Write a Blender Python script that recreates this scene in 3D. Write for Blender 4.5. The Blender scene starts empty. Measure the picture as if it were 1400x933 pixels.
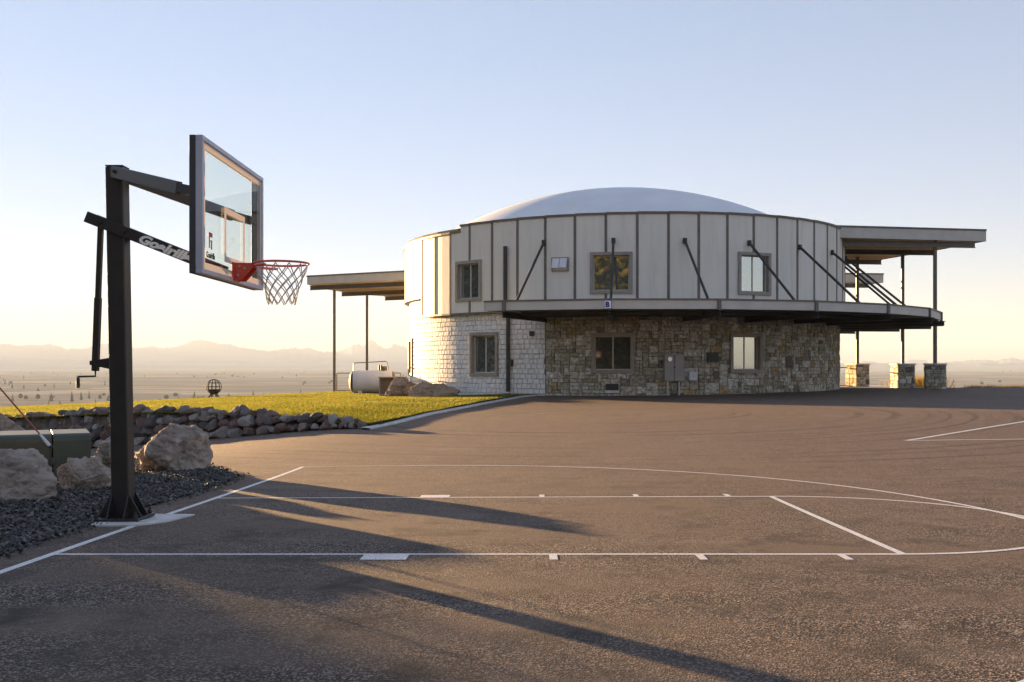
import bpy, bmesh, math, random
import numpy as np
from mathutils import Vector, Matrix, noise as mn

# ------------------------------------------------------------------ camera, sky, sun, exposure
S = bpy.context.scene
COL = S.collection
E = 1.30                                  # eye height above the court, metres
F_PX = 1381.0
cam_d = bpy.data.cameras.new('camera')
cam_d.sensor_width = 36.0
cam_d.lens = 36.0 * F_PX / 1400.0
cam_d.shift_x = -14.0 / 1400.0
cam_d.shift_y = (498.0 - 466.5) / 1400.0
cam_d.clip_start = 0.05
cam_d.clip_end = 60000.0
cam = bpy.data.objects.new('camera', cam_d)
cam.location = (0, 0, E)
cam.rotation_euler = (math.radians(90), 0, 0)
COL.objects.link(cam)
S.camera = cam

SUN_AZ = 42.3                             # degrees left of the view axis (+Y)
SUN_EL = 3.8
world = bpy.data.worlds.new('World')
S.world = world
world.use_nodes = True
wn = world.node_tree
bg = wn.nodes['Background']
sky = wn.nodes.new('ShaderNodeTexSky')
sky.sky_type = 'NISHITA'
sky.sun_disc = False
sky.sun_elevation = math.radians(SUN_EL)
sky.sun_rotation = math.radians(-SUN_AZ)
sky.altitude = 1900
sky.air_density = 1.0
sky.dust_density = 0.15
sky.ozone_density = 1.5
soft = wn.nodes.new('ShaderNodeGamma')      # evens the whole sky's brightness range a little
soft.inputs[1].default_value = 0.5
wn.links.new(sky.outputs[0], soft.inputs[0])
sky_tint = wn.nodes.new('ShaderNodeMix')           # tints the whole sky slightly lavender and dims it
sky_tint.data_type = 'RGBA'; sky_tint.blend_type = 'MULTIPLY'; sky_tint.inputs[0].default_value = 1.0
sky_tint.inputs[7].default_value = (0.80, 0.815, 1.0, 1)
wn.links.new(soft.outputs[0], sky_tint.inputs[6])
wn.links.new(sky_tint.outputs[2], bg.inputs[0])
bg.inputs[1].default_value = 0.05
sun_d = bpy.data.lights.new('sun', 'SUN')
sun_d.energy = 5.0
sun_d.angle = math.radians(0.53)
sun_d.color = (1.0, 0.63, 0.29)
sun = bpy.data.objects.new('sun', sun_d)
a, e = math.radians(SUN_AZ), math.radians(SUN_EL)
SUN_V = Vector((-math.sin(a) * math.cos(e), math.cos(a) * math.cos(e), math.sin(e)))
sun.rotation_euler = SUN_V.to_track_quat('Z', 'Y').to_euler()
COL.objects.link(sun)
S.view_settings.view_transform = 'Standard'
S.view_settings.look = 'None'
S.view_settings.gamma = 1.0
S.view_settings.use_curve_mapping = False
S.view_settings.exposure = 3.48
S.cycles.max_bounces = 6
S.cycles.diffuse_bounces = 3
S.cycles.glossy_bounces = 3
S.cycles.transmission_bounces = 4
S.cycles.transparent_max_bounces = 8
S.cycles.volume_bounces = 0
S.cycles.sample_clamp_indirect = 6.0
S.cycles.use_denoising = True

rnd = random.Random(7)
rng = np.random.default_rng(11)

# ------------------------------------------------------------------ materials
def new_mat(name):
    m = bpy.data.materials.new(name)
    m.use_nodes = True
    nt = m.node_tree
    return m, nt, nt.nodes['Principled BSDF']

def N(nt, t, **kw):
    n = nt.nodes.new(t)
    for k, v in kw.items():
        if k in n.bl_rna.properties: setattr(n, k, v)
        else: n.inputs[k].default_value = v
    return n

def ramp(nt, fac, stops, interp='LINEAR'):
    r = nt.nodes.new('ShaderNodeValToRGB')
    r.color_ramp.interpolation = interp
    el = r.color_ramp.elements
    while len(el) < len(stops): el.new(0.5)
    for i, (p, c) in enumerate(stops):
        el[i].position = p
        el[i].color = (c[0], c[1], c[2], 1)
    nt.links.new(fac, r.inputs[0])
    return r

def mix(nt, fac, c1, c2, mode='MIX'):
    m = nt.nodes.new('ShaderNodeMix')
    m.data_type = 'RGBA'
    m.blend_type = mode
    for sock, v in ((m.inputs[0], fac), (m.inputs[6], c1), (m.inputs[7], c2)):
        if hasattr(v, 'is_output'): nt.links.new(v, sock)
        elif isinstance(v, (int, float)): sock.default_value = v
        else: sock.default_value = (v[0], v[1], v[2], 1)
    return m.outputs[2]

def coords(nt, scale=(1, 1, 1), kind='Object'):
    tc = nt.nodes.new('ShaderNodeTexCoord')
    mp = nt.nodes.new('ShaderNodeMapping')
    mp.inputs['Scale'].default_value = scale
    nt.links.new(tc.outputs[kind], mp.inputs[0])
    return mp.outputs[0]

def noise(nt, vec, scale, detail=4, rough=0.55):
    n = N(nt, 'ShaderNodeTexNoise')
    n.inputs['Scale'].default_value = scale
    n.inputs['Detail'].default_value = detail
    n.inputs['Roughness'].default_value = rough
    nt.links.new(vec, n.inputs['Vector'])
    return n.outputs[0]

def bump(nt, h, bsdf, strength, dist, prev=None):
    b = nt.nodes.new('ShaderNodeBump')
    b.inputs['Strength'].default_value = strength
    b.inputs['Distance'].default_value = dist
    nt.links.new(h, b.inputs['Height'])
    if prev is not None: nt.links.new(prev, b.inputs['Normal'])
    if bsdf is not None: nt.links.new(b.outputs[0], bsdf.inputs['Normal'])
    return b.outputs[0]

def simple(name, col, rough=0.5, metal=0.0, var=0.12, scale=3.0, bstr=0.0, bscale=60, spec=0.5):
    m, nt, p = new_mat(name)
    v = coords(nt)
    f = noise(nt, v, scale, 5)
    lo = [c * (1 - var) for c in col]
    hi = [min(1, c * (1 + var)) for c in col]
    r = ramp(nt, f, [(0.3, lo), (0.7, hi)])
    nt.links.new(r.outputs[0], p.inputs['Base Color'])
    p.inputs['Roughness'].default_value = rough
    p.inputs['Metallic'].default_value = metal
    p.inputs['Specular IOR Level'].default_value = spec
    if bstr: bump(nt, noise(nt, v, bscale, 3), p, bstr, 0.01)
    return m

M = {}
def make_materials():
    # asphalt: fine aggregate, tyre streaks, dust, painted sun brightness on the drive
    m, nt, p = new_mat('asphalt')
    v = coords(nt)
    agg = noise(nt, v, 130, 3, 0.7)
    vor = N(nt, 'ShaderNodeTexVoronoi'); vor.inputs['Scale'].default_value = 112
    nt.links.new(v, vor.inputs['Vector'])
    big = noise(nt, coords(nt, (0.35, 0.9, 1)), 0.9, 6, 0.6)
    mid = noise(nt, v, 5.0, 5, 0.65)
    blot = noise(nt, coords(nt, (1, 1, 1)), 1.7, 6, 0.7)
    c1 = ramp(nt, vor.outputs['Color'], [(0.26, (0.010, 0.008, 0.008)), (0.5, (0.054, 0.041, 0.035)), (0.64, (0.115, 0.087, 0.070)), (0.82, (0.35, 0.285, 0.24))]).outputs[0]
    c2 = mix(nt, ramp(nt, big, [(0.38, (0, 0, 0)), (0.66, (1, 1, 1))]).outputs[0], c1, (0.135, 0.10, 0.077))
    c3 = mix(nt, ramp(nt, blot, [(0.50, (0, 0, 0)), (0.68, (0.85, 0.85, 0.85))]).outputs[0], c2, (0.030, 0.026, 0.024))
    # paler, warmer tone beyond the court, painted in to brighten the sunlit drive
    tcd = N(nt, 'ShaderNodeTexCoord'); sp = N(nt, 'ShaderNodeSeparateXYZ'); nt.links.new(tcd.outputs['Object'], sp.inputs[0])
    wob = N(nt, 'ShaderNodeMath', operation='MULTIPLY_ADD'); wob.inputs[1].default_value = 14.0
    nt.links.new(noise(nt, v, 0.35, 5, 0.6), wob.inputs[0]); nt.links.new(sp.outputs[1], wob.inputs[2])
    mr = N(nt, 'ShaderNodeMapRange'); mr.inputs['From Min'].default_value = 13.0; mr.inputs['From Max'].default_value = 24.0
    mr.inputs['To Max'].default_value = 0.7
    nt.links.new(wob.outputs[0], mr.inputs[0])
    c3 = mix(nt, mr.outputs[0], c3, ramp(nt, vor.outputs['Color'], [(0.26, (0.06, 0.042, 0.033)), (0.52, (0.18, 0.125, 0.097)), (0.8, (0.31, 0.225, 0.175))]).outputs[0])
    # tyre sweeps: two families of wide arcs
    def sweeps(cx, cy, period, thresh):
        mp = N(nt, 'ShaderNodeMapping'); mp.inputs['Location'].default_value = (cx, cy, 0)
        tc = N(nt, 'ShaderNodeTexCoord'); nt.links.new(tc.outputs['Object'], mp.inputs[0])
        ln = N(nt, 'ShaderNodeVectorMath', operation='LENGTH')
        fl = N(nt, 'ShaderNodeVectorMath', operation='MULTIPLY'); fl.inputs[1].default_value = (1, 1, 0)
        nt.links.new(mp.outputs[0], fl.inputs[0]); nt.links.new(fl.outputs[0], ln.inputs[0])
        n1 = N(nt, 'ShaderNodeTexNoise'); n1.noise_dimensions = '1D'
        n1.inputs['Scale'].default_value = period; n1.inputs['Detail'].default_value = 3; n1.inputs['Roughness'].default_value = 0.7
        nt.links.new(ln.outputs['Value'], n1.inputs['W'])
        return ramp(nt, n1.outputs[0], [(thresh, (0, 0, 0)), (thresh + 0.11, (0.65, 0.65, 0.65))]).outputs[0]
    patch = ramp(nt, noise(nt, v, 0.22, 3), [(0.38, (0, 0, 0)), (0.55, (1, 1, 1))]).outputs[0]
    sw = mix(nt, patch, (0, 0, 0), sweeps(-2.5, -27.0, 2.2, 0.53))
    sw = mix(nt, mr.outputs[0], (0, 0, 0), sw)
    c4 = mix(nt, sw, c3, (0.030, 0.024, 0.021))
    patch2 = ramp(nt, noise(nt, v, 0.31, 3), [(0.5, (0, 0, 0)), (0.64, (1, 1, 1))]).outputs[0]
    sw2 = mix(nt, patch2, (0, 0, 0), sweeps(14.0, -3.0, 1.1, 0.56))
    sw2 = mix(nt, 0.5, (0, 0, 0), sw2)
    c5 = mix(nt, sw2, c4, (0.16, 0.125, 0.10))
    scuff = mix(nt, ramp(nt, noise(nt, v, 0.75, 8, 0.72), [(0.56, (0, 0, 0)), (0.66, (0.5, 0.5, 0.5))]).outputs[0], (0, 0, 0), agg, 'MIX')
    c5 = mix(nt, scuff, c5, (0.26, 0.21, 0.175))
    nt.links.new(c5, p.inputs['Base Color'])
    p.inputs['Roughness'].default_value = 0.8
    p.inputs['Specular IOR Level'].default_value = 0.18
    b1 = bump(nt, mid, None, 0.25, 0.012)
    b2 = bump(nt, vor.outputs['Distance'], None, 0.5, 0.006, b1)
    bump(nt, agg, p, 0.3, 0.005, b2)
    M['asphalt'] = m
    # road paint
    m, nt, p = new_mat('road_paint')
    v = coords(nt)
    f = noise(nt, v, 90, 4, 0.7)
    g = noise(nt, v, 4, 4)
    c = mix(nt, ramp(nt, f, [(0.38, (1, 1, 1)), (0.47, (0, 0, 0))]).outputs[0], mix(nt, g, (0.62, 0.61, 0.6), (0.82, 0.82, 0.82)), (0.2, 0.18, 0.17))
    nt.links.new(c, p.inputs['Base Color']); p.inputs['Roughness'].default_value = 0.6
    bump(nt, f, p, 0.2, 0.002)
    M['paint'] = m
    M['concrete'] = simple('concrete', (0.56, 0.55, 0.53), 0.8, var=0.22, scale=5, bstr=0.3)
    M['gravel_bed'] = simple('gravel_bed', (0.05, 0.05, 0.052), 0.9, var=0.5, scale=40, bstr=0.8)
    # lawn soil/grass sheet
    m, nt, p = new_mat('lawn')
    v = coords(nt)
    c = ramp(nt, noise(nt, v, 0.8, 6, 0.65), [(0.3, (0.10, 0.115, 0.022)), (0.5, (0.16, 0.15, 0.03)), (0.72, (0.24, 0.19, 0.05))]).outputs[0]
    nt.links.new(c, p.inputs['Base Color']); p.inputs['Roughness'].default_value = 0.9
    p.inputs['Specular IOR Level'].default_value = 0.1
    bump(nt, noise(nt, v, 30, 4, 0.7), p, 1.0, 0.05)
    M['lawn'] = m
    def leafy(name, stops, trans=0.5, kind='island'):
        m, nt, p = new_mat(name)
        g = N(nt, 'ShaderNodeNewGeometry')
        v = coords(nt)
        big = noise(nt, v, 0.5, 4, 0.6)
        mx = N(nt, 'ShaderNodeMath', operation='MULTIPLY_ADD')
        mx.inputs[1].default_value = 0.5
        nt.links.new(g.outputs['Random Per Island'], mx.inputs[0])
        hm = N(nt, 'ShaderNodeMath', operation='MULTIPLY'); hm.inputs[1].default_value = 0.5
        nt.links.new(big, hm.inputs[0]); nt.links.new(hm.outputs[0], mx.inputs[2])
        c = ramp(nt, mx.outputs[0], stops).outputs[0]
        out = nt.nodes['Material Output']
        d = N(nt, 'ShaderNodeBsdfDiffuse'); t = N(nt, 'ShaderNodeBsdfTranslucent')
        nt.links.new(c, d.inputs[0]); nt.links.new(c, t.inputs[0])
        ms = N(nt, 'ShaderNodeMixShader'); ms.inputs[0].default_value = trans
        nt.links.new(d.outputs[0], ms.inputs[1]); nt.links.new(t.outputs[0], ms.inputs[2])
        nt.links.new(ms.outputs[0], out.inputs[0])
        return m
    M['grass'] = leafy('grass', [(0.28, (0.06, 0.10, 0.012)), (0.48, (0.15, 0.17, 0.025)), (0.62, (0.24, 0.21, 0.04)), (0.8, (0.36, 0.27, 0.08))], 0.55)
    M['dry_grass'] = leafy('dry_grass', [(0.25, (0.30, 0.20, 0.06)), (0.8, (0.45, 0.33, 0.12))], 0.5)
    M['conifer'] = leafy('conifer_needles', [(0.25, (0.025, 0.045, 0.015)), (0.8, (0.06, 0.08, 0.03))], 0.25)
    M['aspen'] = leafy('aspen_leaves', [(0.25, (0.09, 0.11, 0.02)), (0.8, (0.22, 0.17, 0.03))], 0.4)
    M['far_wood'] = leafy('far_wood', [(0.3, (0.05, 0.07, 0.03)), (0.6, (0.09, 0.09, 0.03)), (0.75, (0.30, 0.20, 0.04))], 0.2)
    M['bark'] = simple('bark', (0.12, 0.09, 0.07), 0.9, var=0.4, scale=9, bstr=0.8, bscale=20)
    # plains
    m, nt, p = new_mat('plains')
    v = coords(nt, (0.0011, 0.0035, 1))
    wv = N(nt, 'ShaderNodeTexVoronoi'); wv.inputs['Scale'].default_value = 1.6
    nt.links.new(v, wv.inputs['Vector'])
    sep = N(nt, 'ShaderNodeSeparateColor'); nt.links.new(wv.outputs['Color'], sep.inputs[0])
    c = ramp(nt, sep.outputs[0], [(0.0, (0.27, 0.24, 0.18)), (0.25, (0.38, 0.31, 0.22)), (0.5, (0.29, 0.26, 0.20)), (0.7, (0.52, 0.44, 0.32)), (0.9, (0.33, 0.28, 0.21))], 'CONSTANT').outputs[0]
    nz = noise(nt, coords(nt, (0.004, 0.02, 1)), 1.0, 6, 0.6)
    c = mix(nt, ramp(nt, nz, [(0.45, (0, 0, 0)), (0.65, (1, 1, 1))]).outputs[0], c, (0.26, 0.23, 0.17))
    nt.links.new(c, p.inputs['Base Color']); p.inputs['Roughness'].default_value = 0.95
    p.inputs['Specular IOR Level'].default_value = 0.0
    M['plains'] = m
    M['mountain'] = simple('mountain_rock', (0.22, 0.22, 0.24), 0.95, var=0.35, scale=0.002, spec=0.1)
    # building
    m, nt, p = new_mat('panel')
    v = coords(nt, (1, 1, 0.06))
    oi = N(nt, 'ShaderNodeObjectInfo')
    c = ramp(nt, noise(nt, v, 5, 5), [(0.3, (0.655, 0.63, 0.565)), (0.7, (0.72, 0.695, 0.63))]).outputs[0]
    c = mix(nt, 0.25, c, ramp(nt, oi.outputs['Random'], [(0, (0.60, 0.575, 0.52)), (1, (0.75, 0.72, 0.655))]).outputs[0])
    stain = noise(nt, coords(nt, (1.2, 1.2, 0.18)), 2.2, 5, 0.65)
    c = mix(nt, ramp(nt, stain, [(0.5, (0, 0, 0)), (0.75, (0.45, 0.45, 0.45))]).outputs[0], c, (0.50, 0.47, 0.41))
    nt.links.new(c, p.inputs['Base Color']); p.inputs['Roughness'].default_value = 0.62
    bump(nt, noise(nt, coords(nt, (1, 1, 0.02)), 42, 2, 0.6), p, 0.35, 0.01)
    M['panel'] = m
    M['trim'] = simple('brown_grey_trim', (0.135, 0.116, 0.10), 0.6, var=0.2, scale=4)
    M['casing'] = simple('window_casing', (0.29, 0.25, 0.215), 0.6, var=0.15, scale=4)
    M['fascia'] = simple('fascia', (0.50, 0.475, 0.43), 0.6, var=0.08, scale=2)
    M['white_dome'] = simple('dome_membrane', (0.72, 0.72, 0.72), 0.55, var=0.06, scale=0.7, bstr=0.12, bscale=1.2)
    M['steel'] = simple('dark_steel', (0.022, 0.021, 0.022), 0.5, var=0.25, scale=4)
    M['column'] = simple('bronze_column', (0.10, 0.09, 0.075), 0.4, var=0.2, scale=3)
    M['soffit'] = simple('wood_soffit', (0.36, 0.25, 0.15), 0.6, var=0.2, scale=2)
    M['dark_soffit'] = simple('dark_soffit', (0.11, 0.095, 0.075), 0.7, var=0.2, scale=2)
    M['core'] = simple('mortar', (0.10, 0.095, 0.085), 0.95, var=0.3, scale=12)
    M['dark_room'] = simple('dark_interior', (0.02, 0.02, 0.02), 0.9)
    M['curtain'] = simple('curtain', (0.7, 0.68, 0.64), 0.9)
    m, nt, p = new_mat('window_glass')
    p.inputs['Base Color'].default_value = (0.46, 0.50, 0.50, 1)
    p.inputs['Metallic'].default_value = 0.85
    p.inputs['Roughness'].default_value = 0.03
    bump(nt, noise(nt, coords(nt), 1.4, 2), p, 0.05, 0.02)
    M['pane'] = m
    m, nt, p = new_mat('dim_glass')
    p.inputs['Base Color'].default_value = (0.20, 0.21, 0.21, 1)
    p.inputs['Metallic'].default_value = 0.8
    p.inputs['Roughness'].default_value = 0.03
    M['dim_pane'] = m
    def rand_ramp(name, stops, rough, interp='LINEAR', vari=0.35, nscale=9, bstr=0.6, bdist=0.02, bscale=14):
        m, nt, p = new_mat(name)
        oi = N(nt, 'ShaderNodeObjectInfo'); g = N(nt, 'ShaderNodeNewGeometry')
        ad = N(nt, 'ShaderNodeMath', operation='ADD'); fr = N(nt, 'ShaderNodeMath', operation='FRACT')
        nt.links.new(oi.outputs['Random'], ad.inputs[0]); nt.links.new(g.outputs['Random Per Island'], ad.inputs[1])
        nt.links.new(ad.outputs[0], fr.inputs[0])
        c = ramp(nt, fr.outputs[0], stops, interp).outputs[0]
        # offset the grain per object so shared meshes differ
        tc = N(nt, 'ShaderNodeTexCoord'); mp = N(nt, 'ShaderNodeMapping')
        cm = N(nt, 'ShaderNodeCombineXYZ')
        mul = N(nt, 'ShaderNodeMath', operation='MULTIPLY'); mul.inputs[1].default_value = 37.0
        nt.links.new(oi.outputs['Random'], mul.inputs[0])
        nt.links.new(mul.outputs[0], cm.inputs[0]); nt.links.new(mul.outputs[0], cm.inputs[1])
        nt.links.new(tc.outputs['Object'], mp.inputs[0]); nt.links.new(cm.outputs[0], mp.inputs['Location'])
        v = mp.outputs[0]
        n = noise(nt, v, nscale, 6, 0.68)
        dark = N(nt, 'ShaderNodeMix'); dark.data_type = 'RGBA'; dark.blend_type = 'MULTIPLY'
        dark.inputs[0].default_value = 1.0
        nt.links.new(c, dark.inputs[6])
        sh = ramp(nt, n, [(0.3, (1 - vari * 1.4,) * 3), (0.7, (1 + vari * 0.3,) * 3)]).outputs[0]
        nt.links.new(sh, dark.inputs[7])
        nt.links.new(dark.outputs[2], p.inputs['Base Color'])
        p.inputs['Roughness'].default_value = rough
        bump(nt, noise(nt, v, bscale, 6, 0.7), p, bstr, bdist)
        return m
    M['stone'] = rand_ramp('ledge_stone', [(0, (0.564, 0.504, 0.396)), (0.14, (0.456, 0.396, 0.300)), (0.26, (0.660, 0.612, 0.528)), (0.40, (0.348, 0.300, 0.228)), (0.47, (0.528, 0.384, 0.204)), (0.54, (0.600, 0.552, 0.444)), (0.66, (0.720, 0.684, 0.600)), (0.78, (0.456, 0.432, 0.312)), (0.94, (0.204, 0.180, 0.150)), (0.97, (0.624, 0.528, 0.396))], 0.85, 'CONSTANT', 0.6, 9)
    M['shingle'] = rand_ramp('white_shingle', [(0, (0.70, 0.69, 0.68)), (0.5, (0.76, 0.75, 0.74)), (1, (0.66, 0.65, 0.64))], 0.75, 'LINEAR', 0.14, 8, 0.25, 0.01, 20)
    M['rock'] = rand_ramp('field_rock', [(0, (0.20, 0.16, 0.15)), (0.14, (0.36, 0.33, 0.31)), (0.26, (0.17, 0.10, 0.08)), (0.38, (0.29, 0.255, 0.24)), (0.50, (0.10, 0.085, 0.08)), (0.60, (0.44, 0.41, 0.39)), (0.72, (0.22, 0.15, 0.13)), (0.84, (0.14, 0.12, 0.11)), (0.93, (0.33, 0.25, 0.22))], 0.85, 'CONSTANT', 0.5, 6)
    M['chip'] = rand_ramp('slate_chip', [(0, (0.035, 0.031, 0.028)), (0.5, (0.08, 0.072, 0.066)), (0.8, (0.12, 0.115, 0.11)), (0.95, (0.26, 0.23, 0.19)), (1, (0.045, 0.045, 0.047))], 0.7, 'LINEAR', 0.3, 30, 0.3)
    # limestone boulders: pale with dark pits, lichen and brown seams
    m, nt, p = new_mat('boulder_stone')
    v = coords(nt)
    n1 = noise(nt, v, 2.6, 9, 0.72)
    n2 = noise(nt, coords(nt, (1, 1, 1.9)), 7, 9, 0.78)
    n3 = noise(nt, coords(nt, (1.6, 0.7, 1)), 22, 6, 0.75)
    c = ramp(nt, n1, [(0.3, (0.21, 0.16, 0.125)), (0.43, (0.37, 0.30, 0.245)), (0.56, (0.53, 0.46, 0.40)), (0.68, (0.45, 0.37, 0.30)), (0.78, (0.60, 0.54, 0.48))]).outputs[0]
    c = mix(nt, ramp(nt, n2, [(0.34, (0.85, 0.85, 0.85)), (0.48, (0, 0, 0))]).outputs[0], c, (0.11, 0.095, 0.08))
    c = mix(nt, ramp(nt, n3, [(0.55, (0, 0, 0)), (0.7, (0.6, 0.6, 0.6))]).outputs[0], c, (0.48, 0.45, 0.42))
    nt.links.new(c, p.inputs['Base Color']); p.inputs['Roughness'].default_value = 0.9
    b1 = bump(nt, n1, None, 0.8, 0.10)
    b2 = bump(nt, n2, None, 0.9, 0.05, b1)
    bump(nt, n3, p, 0.6, 0.012, b2)
    M['boulder'] = m
    m2 = m.copy(); m2.name = 'tan_boulder_stone'
    for nd in m2.node_tree.nodes:
        if nd.type == 'VALTORGB' and len(nd.color_ramp.elements) == 5:
            for el in nd.color_ramp.elements:
                r_, g_, b_, _ = el.color; el.color = (r_ * .78, g_ * .66, b_ * .52, 1)
    M['tan_boulder'] = m2
    M['bank'] = simple('bank_soil', (0.12, 0.095, 0.07), 0.95, var=0.4, scale=6, bstr=0.6)
    # hoop
    M['pole'] = simple('pole_powder_coat', (0.022, 0.019, 0.018), 0.42, var=0.2, scale=6, bstr=0.05, bscale=300)
    M['alu'] = simple('board_aluminium', (0.50, 0.50, 0.57), 0.4, 0.15, var=0.08)
    M['board_back'] = simple('board_backing', (0.05, 0.047, 0.05), 0.5)
    M['white_print'] = simple('white_print', (0.9, 0.89, 0.89), 0.5, var=0.03)
    m, nt, p = new_mat('translucent_print')
    out = nt.nodes['Material Output']
    d = N(nt, 'ShaderNodeBsdfDiffuse'); t = N(nt, 'ShaderNodeBsdfTranslucent'); ms = N(nt, 'ShaderNodeMixShader')
    d.inputs[0].default_value = (0.78, 0.74, 0.72, 1); t.inputs[0].default_value = (0.7, 0.62, 0.55, 1); ms.inputs[0].default_value = 0.35
    nt.links.new(d.outputs[0], ms.inputs[1]); nt.links.new(t.outputs[0], ms.inputs[2]); nt.links.new(ms.outputs[0], out.inputs[0])
    M['border_print'] = m
    M['red'] = simple('red_powder_coat', (0.60, 0.075, 0.045), 0.4, var=0.15)
    M['red_print'] = simple('red_print', (0.55, 0.04, 0.02), 0.5)
    M['black_print'] = simple('black_print', (0.015, 0.015, 0.015), 0.5)
    M['blue_print'] = simple('blue_print', (0.01, 0.04, 0.28), 0.5)
    M['net'] = simple('net_cord', (0.55, 0.53, 0.53), 0.85, var=0.1)
    m, nt, p = new_mat('board_glass')
    out = nt.nodes['Material Output']
    tr = N(nt, 'ShaderNodeBsdfTransparent'); tr.inputs[0].default_value = (0.93, 0.95, 0.91, 1)
    gl = N(nt, 'ShaderNodeBsdfGlossy'); gl.inputs['Roughness'].default_value = 0.01
    lw = N(nt, 'ShaderNodeLayerWeight'); lw.inputs['Blend'].default_value = 0.5
    pw = N(nt, 'ShaderNodeMath', operation='POWER'); pw.inputs[1].default_value = 5.0
    nt.links.new(lw.outputs['Facing'], pw.inputs[0])
    fr = N(nt, 'ShaderNodeMath', operation='MULTIPLY_ADD'); fr.inputs[1].default_value = 0.5; fr.inputs[2].default_value = 0.03
    nt.links.new(pw.outputs[0], fr.inputs[0])
    ms = N(nt, 'ShaderNodeMixShader')
    nt.links.new(fr.outputs[0], ms.inputs[0]); nt.links.new(tr.outputs[0], ms.inputs[1]); nt.links.new(gl.outputs[0], ms.inputs[2])
    nt.links.new(ms.outputs[0], out.inputs[0])
    M['board_glass'] = m
    M['green'] = simple('utility_green', (0.055, 0.066, 0.045), 0.42, var=0.18, scale=2.5)
    M['rod'] = simple('rod_red_brown', (0.30, 0.10, 0.06), 0.5)
    M['pale_plastic'] = simple('pale_plastic', (0.62, 0.62, 0.66), 0.5, var=0.05)
    M['tank'] = simple('tank_wrap', (0.50, 0.52, 0.58), 0.8, var=0.1, scale=1.5)
    M['box_grey'] = simple('meter_box_grey', (0.30, 0.28, 0.27), 0.5, var=0.1)
    M['glass_dial'] = simple('dial', (0.6, 0.62, 0.65), 0.15, 0.5)
    M['galv'] = simple('galvanised', (0.40, 0.40, 0.41), 0.4, 0.6, var=0.1)
    M['cast_iron'] = simple('cast_iron', (0.04, 0.035, 0.032), 0.6)
make_materials()

# ------------------------------------------------------------------ object helpers
def link(name, me, mat=None, parent=None, loc=None, rot=None, smooth=False):
    if mat is not None and not me.materials: me.materials.append(M[mat] if isinstance(mat, str) else mat)
    o = bpy.data.objects.new(name, me)
    COL.objects.link(o)
    if parent is not None: o.parent = parent
    if loc is not None: o.location = loc
    if rot is not None: o.rotation_euler = rot
    if smooth:
        me.polygons.foreach_set('use_smooth', [True] * len(me.polygons))
    return o

def empty(name, loc, label, cat, group=None, rz=0):
    o = bpy.data.objects.new(name, None)
    o.empty_display_size = 0.2
    COL.objects.link(o)
    o.location = loc
    o.rotation_euler = (0, 0, rz)
    tag(o, label, cat, group)
    return o

def tag(o, label, cat, group=None):
    o['label'] = label; o['category'] = cat
    if group: o['group'] = group
    return o

def kind(o, k):
    o['kind'] = k
    return o

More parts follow.
